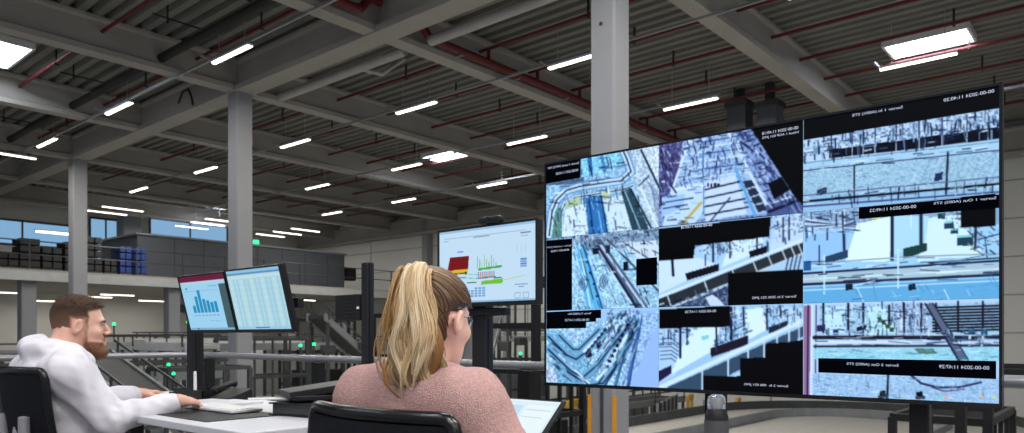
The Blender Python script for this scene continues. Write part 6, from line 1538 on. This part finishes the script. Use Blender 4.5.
def m_trousers(P): return smax(smin(m_legs(P, 0.009), ell(P, (1.2, my, 0.58), (0.165, 0.195, 0.125)), 0.05), np.maximum(P[:, 2] - 0.66, 0.09 - P[:, 2]), 0.005)
v, f = netmesh(m_trousers, (1.0, 3.3, 0.05), (1.8, 3.95, 0.75), 0.009); np_obj('trousers', v, f, M['denim'], man, OM)
for s in (-1, 1):
    sf = lambda P, s=s: smax(chain(P, [(1.6, my + s * 0.13, 0.07), (1.62, my + s * 0.13, 0.04), (1.79, my + s * 0.15, 0.036)], [0.052, 0.052, 0.04], 0.02), 0.004 - P[:, 2], 0.004)
    v, f = netmesh(sf, (1.48, my + s * 0.13 - 0.1, -0.02), (1.9, my + s * 0.13 + 0.12, 0.16), 0.006); np_obj('shoe', v, f, M['shoe'], man, OM)
def m_hair_g(L):
    x, y, z = L[:, 0], np.abs(L[:, 1]), L[:, 2]
    top = np.minimum(z - 0.062 - 0.25 * x, 0.072 - x - 0.9 * np.maximum(0, y - 0.035))
    sidep = np.minimum(0.032 - x - 0.25 * (z - 0.05), z - 0.036)
    burn = np.minimum(np.minimum(0.028 - x, x - 0.012), z + 0.01)
    back = np.minimum(-0.036 - x, z + 0.07)
    return np.maximum(np.maximum(top, sidep), np.maximum(burn, back))
def m_hair(P):
    L = toLm(P); g_ = m_hair_g(L) + 0.004 * wob(L, 420, 77)
    th = 0.002 + 0.019 * np.clip((L[:, 2] - 0.01) / 0.115, 0, 1)
    th = np.where(g_ > 0, np.minimum(th, 0.002 + g_ * 0.9), np.maximum(-0.02, g_ * 1.2 - 0.003))
    return head_sdf(L, True) - th - 0.0016 * wob(L, 190, 31)
c0 = toWm((0, 0, 0))
v, f = keep_big(*netmesh(m_hair, c0 - 0.17, c0 + 0.17, 0.0038))
Lv = toLm(v); k = sstep(Lv[:, 2], -0.02, 0.085)[:, None]; e_ = 0.25 + 0.75 * sstep(m_hair_g(Lv), 0.0, 0.012)[:, None]
ct = srgbv((112, 84, 68)) * (1 - k) + srgbv((66, 47, 36)) * k
np_obj('hair', v, f, M['hairm'], man, OM, srgbv((205, 158, 138)) * (1 - e_) + ct * e_)
# short strands of the top
g = np.random.default_rng(17); st0 = []
while len(st0) < 1500:
    q = np.array(((g.random() - 0.55) * 0.2, (g.random() - 0.5) * 0.15, g.random() * 0.14 - 0.05))
    if q[2] > 0.055: st0.append(q)
st0 = np.array(st0); hm = lambda P: head_sdf(P, True)
pr_, nn = project(hm, st0, 0.004, 6); okk = m_hair_g(pr_) > 0.006; pr_, nn = pr_[okk], nn[okk]
paths, rad, cols = [], [], []
for p, n_ in zip(pr_, nn):
    L_ = 0.009 + 0.022 * float(sstep(np.array(p[2]), 0.05, 0.1)); dr = n_ * 0.75 + np.array((0.35, 0.2 * g.normal(), 0.25 * g.normal())) if p[2] > 0.06 else n_ * 0.5 + np.array((-0.3, 0, -0.6))
    dr /= np.linalg.norm(dr); paths.append(toWm(np.array([p + dr * L_ * t_ + np.array((0.004 * t_ * t_, 0, -0.005 * t_ * t_)) for t_ in np.linspace(0, 1, 5)]))); rad.append(0.0011)
    cols.append(srgbv((84, 60, 44)) * (0.7 + 0.7 * g.random()))
v, f, cc = strands(paths, rad, cols); np_obj('hair_strands', v, f, M['hairm'], man, OM, cc)
def m_beard_g(L):
    x, y, z = L[:, 0], np.abs(L[:, 1]), L[:, 2]
    jaw = np.minimum(np.minimum(-0.058 - z + 0.5 * np.maximum(0, 0.03 - x), x - 0.006), 0.14 - x)
    burn = np.minimum(np.minimum(0.030 - x - 0.1 * (z + 0.05), x - 0.010), np.minimum(0.016 - z, z + 0.09))
    mous = np.minimum(np.minimum(-0.034 - z, z + 0.056), np.minimum(x - 0.07, 0.034 - y))
    lips = np.maximum(np.abs(z + 0.0615) - 0.0075, y - 0.021); lips = np.maximum(lips, 0.085 - x)
    return np.minimum(np.maximum(np.maximum(jaw, burn), mous), np.where(x > 0.08, lips, 1.0))
def m_beard(P):
    L = toLm(P); g_ = m_beard_g(L)
    th = 0.002 + 0.016 * sstep(-L[:, 2], 0.06, 0.115) * sstep(L[:, 0], 0.02, 0.075) + 0.002 * sstep(L[:, 0], 0.03, 0.06)
    th = np.where(g_ > 0, np.minimum(th, 0.0015 + g_ * 0.8), np.maximum(-0.02, g_ * 1.2 - 0.003))
    return head_sdf(L, True) - th - 0.0018 * wob(L, 260, 37)
v, f = keep_big(*netmesh(m_beard, c0 - 0.17, c0 + 0.17, 0.0035))
e_ = sstep(m_beard_g(toLm(v)), 0.0, 0.016)[:, None]
np_obj('beard', v, f, M['hairm'], man, OM, (srgbv((205, 158, 138)) * (1 - e_) + srgbv((122, 84, 62)) * e_) * (0.9 + 0.2 * np.random.default_rng(4).random((len(v), 1))))
st0 = np.array([((g.random() * 0.1 + 0.01), (g.random() - 0.5) * 0.13, -0.13 + 0.1 * g.random()) for _ in range(1500)])
pr_, nn = project(hm, st0, 0.005, 6); okk = m_beard_g(pr_) > 0.008; pr_, nn = pr_[okk], nn[okk]
paths, rad, cols = [], [], []
for p, n_ in zip(pr_, nn):
    L_ = 0.008 + 0.016 * float(sstep(np.array(-p[2]), 0.06, 0.11)); dr = n_ * 0.5 + np.array((0.15, 0.1 * g.normal(), -0.65)); dr /= np.linalg.norm(dr)
    paths.append(toWm(np.array([p + dr * L_ * t_ for t_ in np.linspace(0, 1, 4)]))); rad.append(0.001); cols.append(srgbv((134, 92, 66)) * (0.65 + 0.7 * g.random()))
v, f, cc = strands(paths, rad, cols); np_obj('beard_strands', v, f, M['hairm'], man, OM, cc)
eyes(toWm, man, OM, 1.0)
br = MB()
for s in (-1, 1): br.tube([Vector(toWm(np.array(q)) - np.array(OM)) for q in ((0.092, s * 0.014, 0.024), (0.0925, s * 0.03, 0.03), (0.083, s * 0.047, 0.027), (0.074, s * 0.054, 0.02))], [0.003, 0.004, 0.0035, 0.002], 6)
br.build('eyebrows', M['hairm'], man, smooth=True)
for o in man.children:
    if o.name.startswith('eyebrows'):
        a = o.data.color_attributes.new('tint', 'FLOAT_COLOR', 'POINT'); a.data.foreach_set('color', list(srgbv((84, 58, 42))) and list(np.tile(np.append(srgbv((84, 58, 42)), 1.0), len(o.data.vertices))))
# ================================================================ CAMERA, AMBIENCE
cam = bpy.data.cameras.new('camera'); co_ = bpy.data.objects.new('camera', cam); COL.objects.link(co_)
co_.location = (0, 0, CAMZ); co_.rotation_euler = (PI / 2, 0, -math.atan2(FX, FY))
cam.sensor_fit = 'HORIZONTAL'; cam.sensor_width = 36.0; cam.lens = FPX / 1024 * 36.0
cam.shift_y = (HY - 216.5) / 1024.0; cam.clip_start = 0.05; cam.clip_end = 300
cam.dof.use_dof = True; cam.dof.focus_distance = 2.3; cam.dof.aperture_fstop = 6.3
SC.camera = co_
w = bpy.data.worlds.new('world'); SC.world = w; w.use_nodes = True
bg = w.node_tree.nodes['Background']; bg.inputs[0].default_value = (0.72, 0.82, 1.0, 1); bg.inputs[1].default_value = 0.4
SC.view_settings.view_transform = 'Standard'; SC.view_settings.look = 'None'; SC.view_settings.exposure = 0.0; SC.view_settings.gamma = 1.0; SC.view_settings.use_curve_mapping = False
SC.cycles.use_denoising = True
SC.cycles.max_bounces = 6; SC.cycles.diffuse_bounces = 4; SC.cycles.sample_clamp_indirect = 6.0; SC.cycles.use_light_tree = True
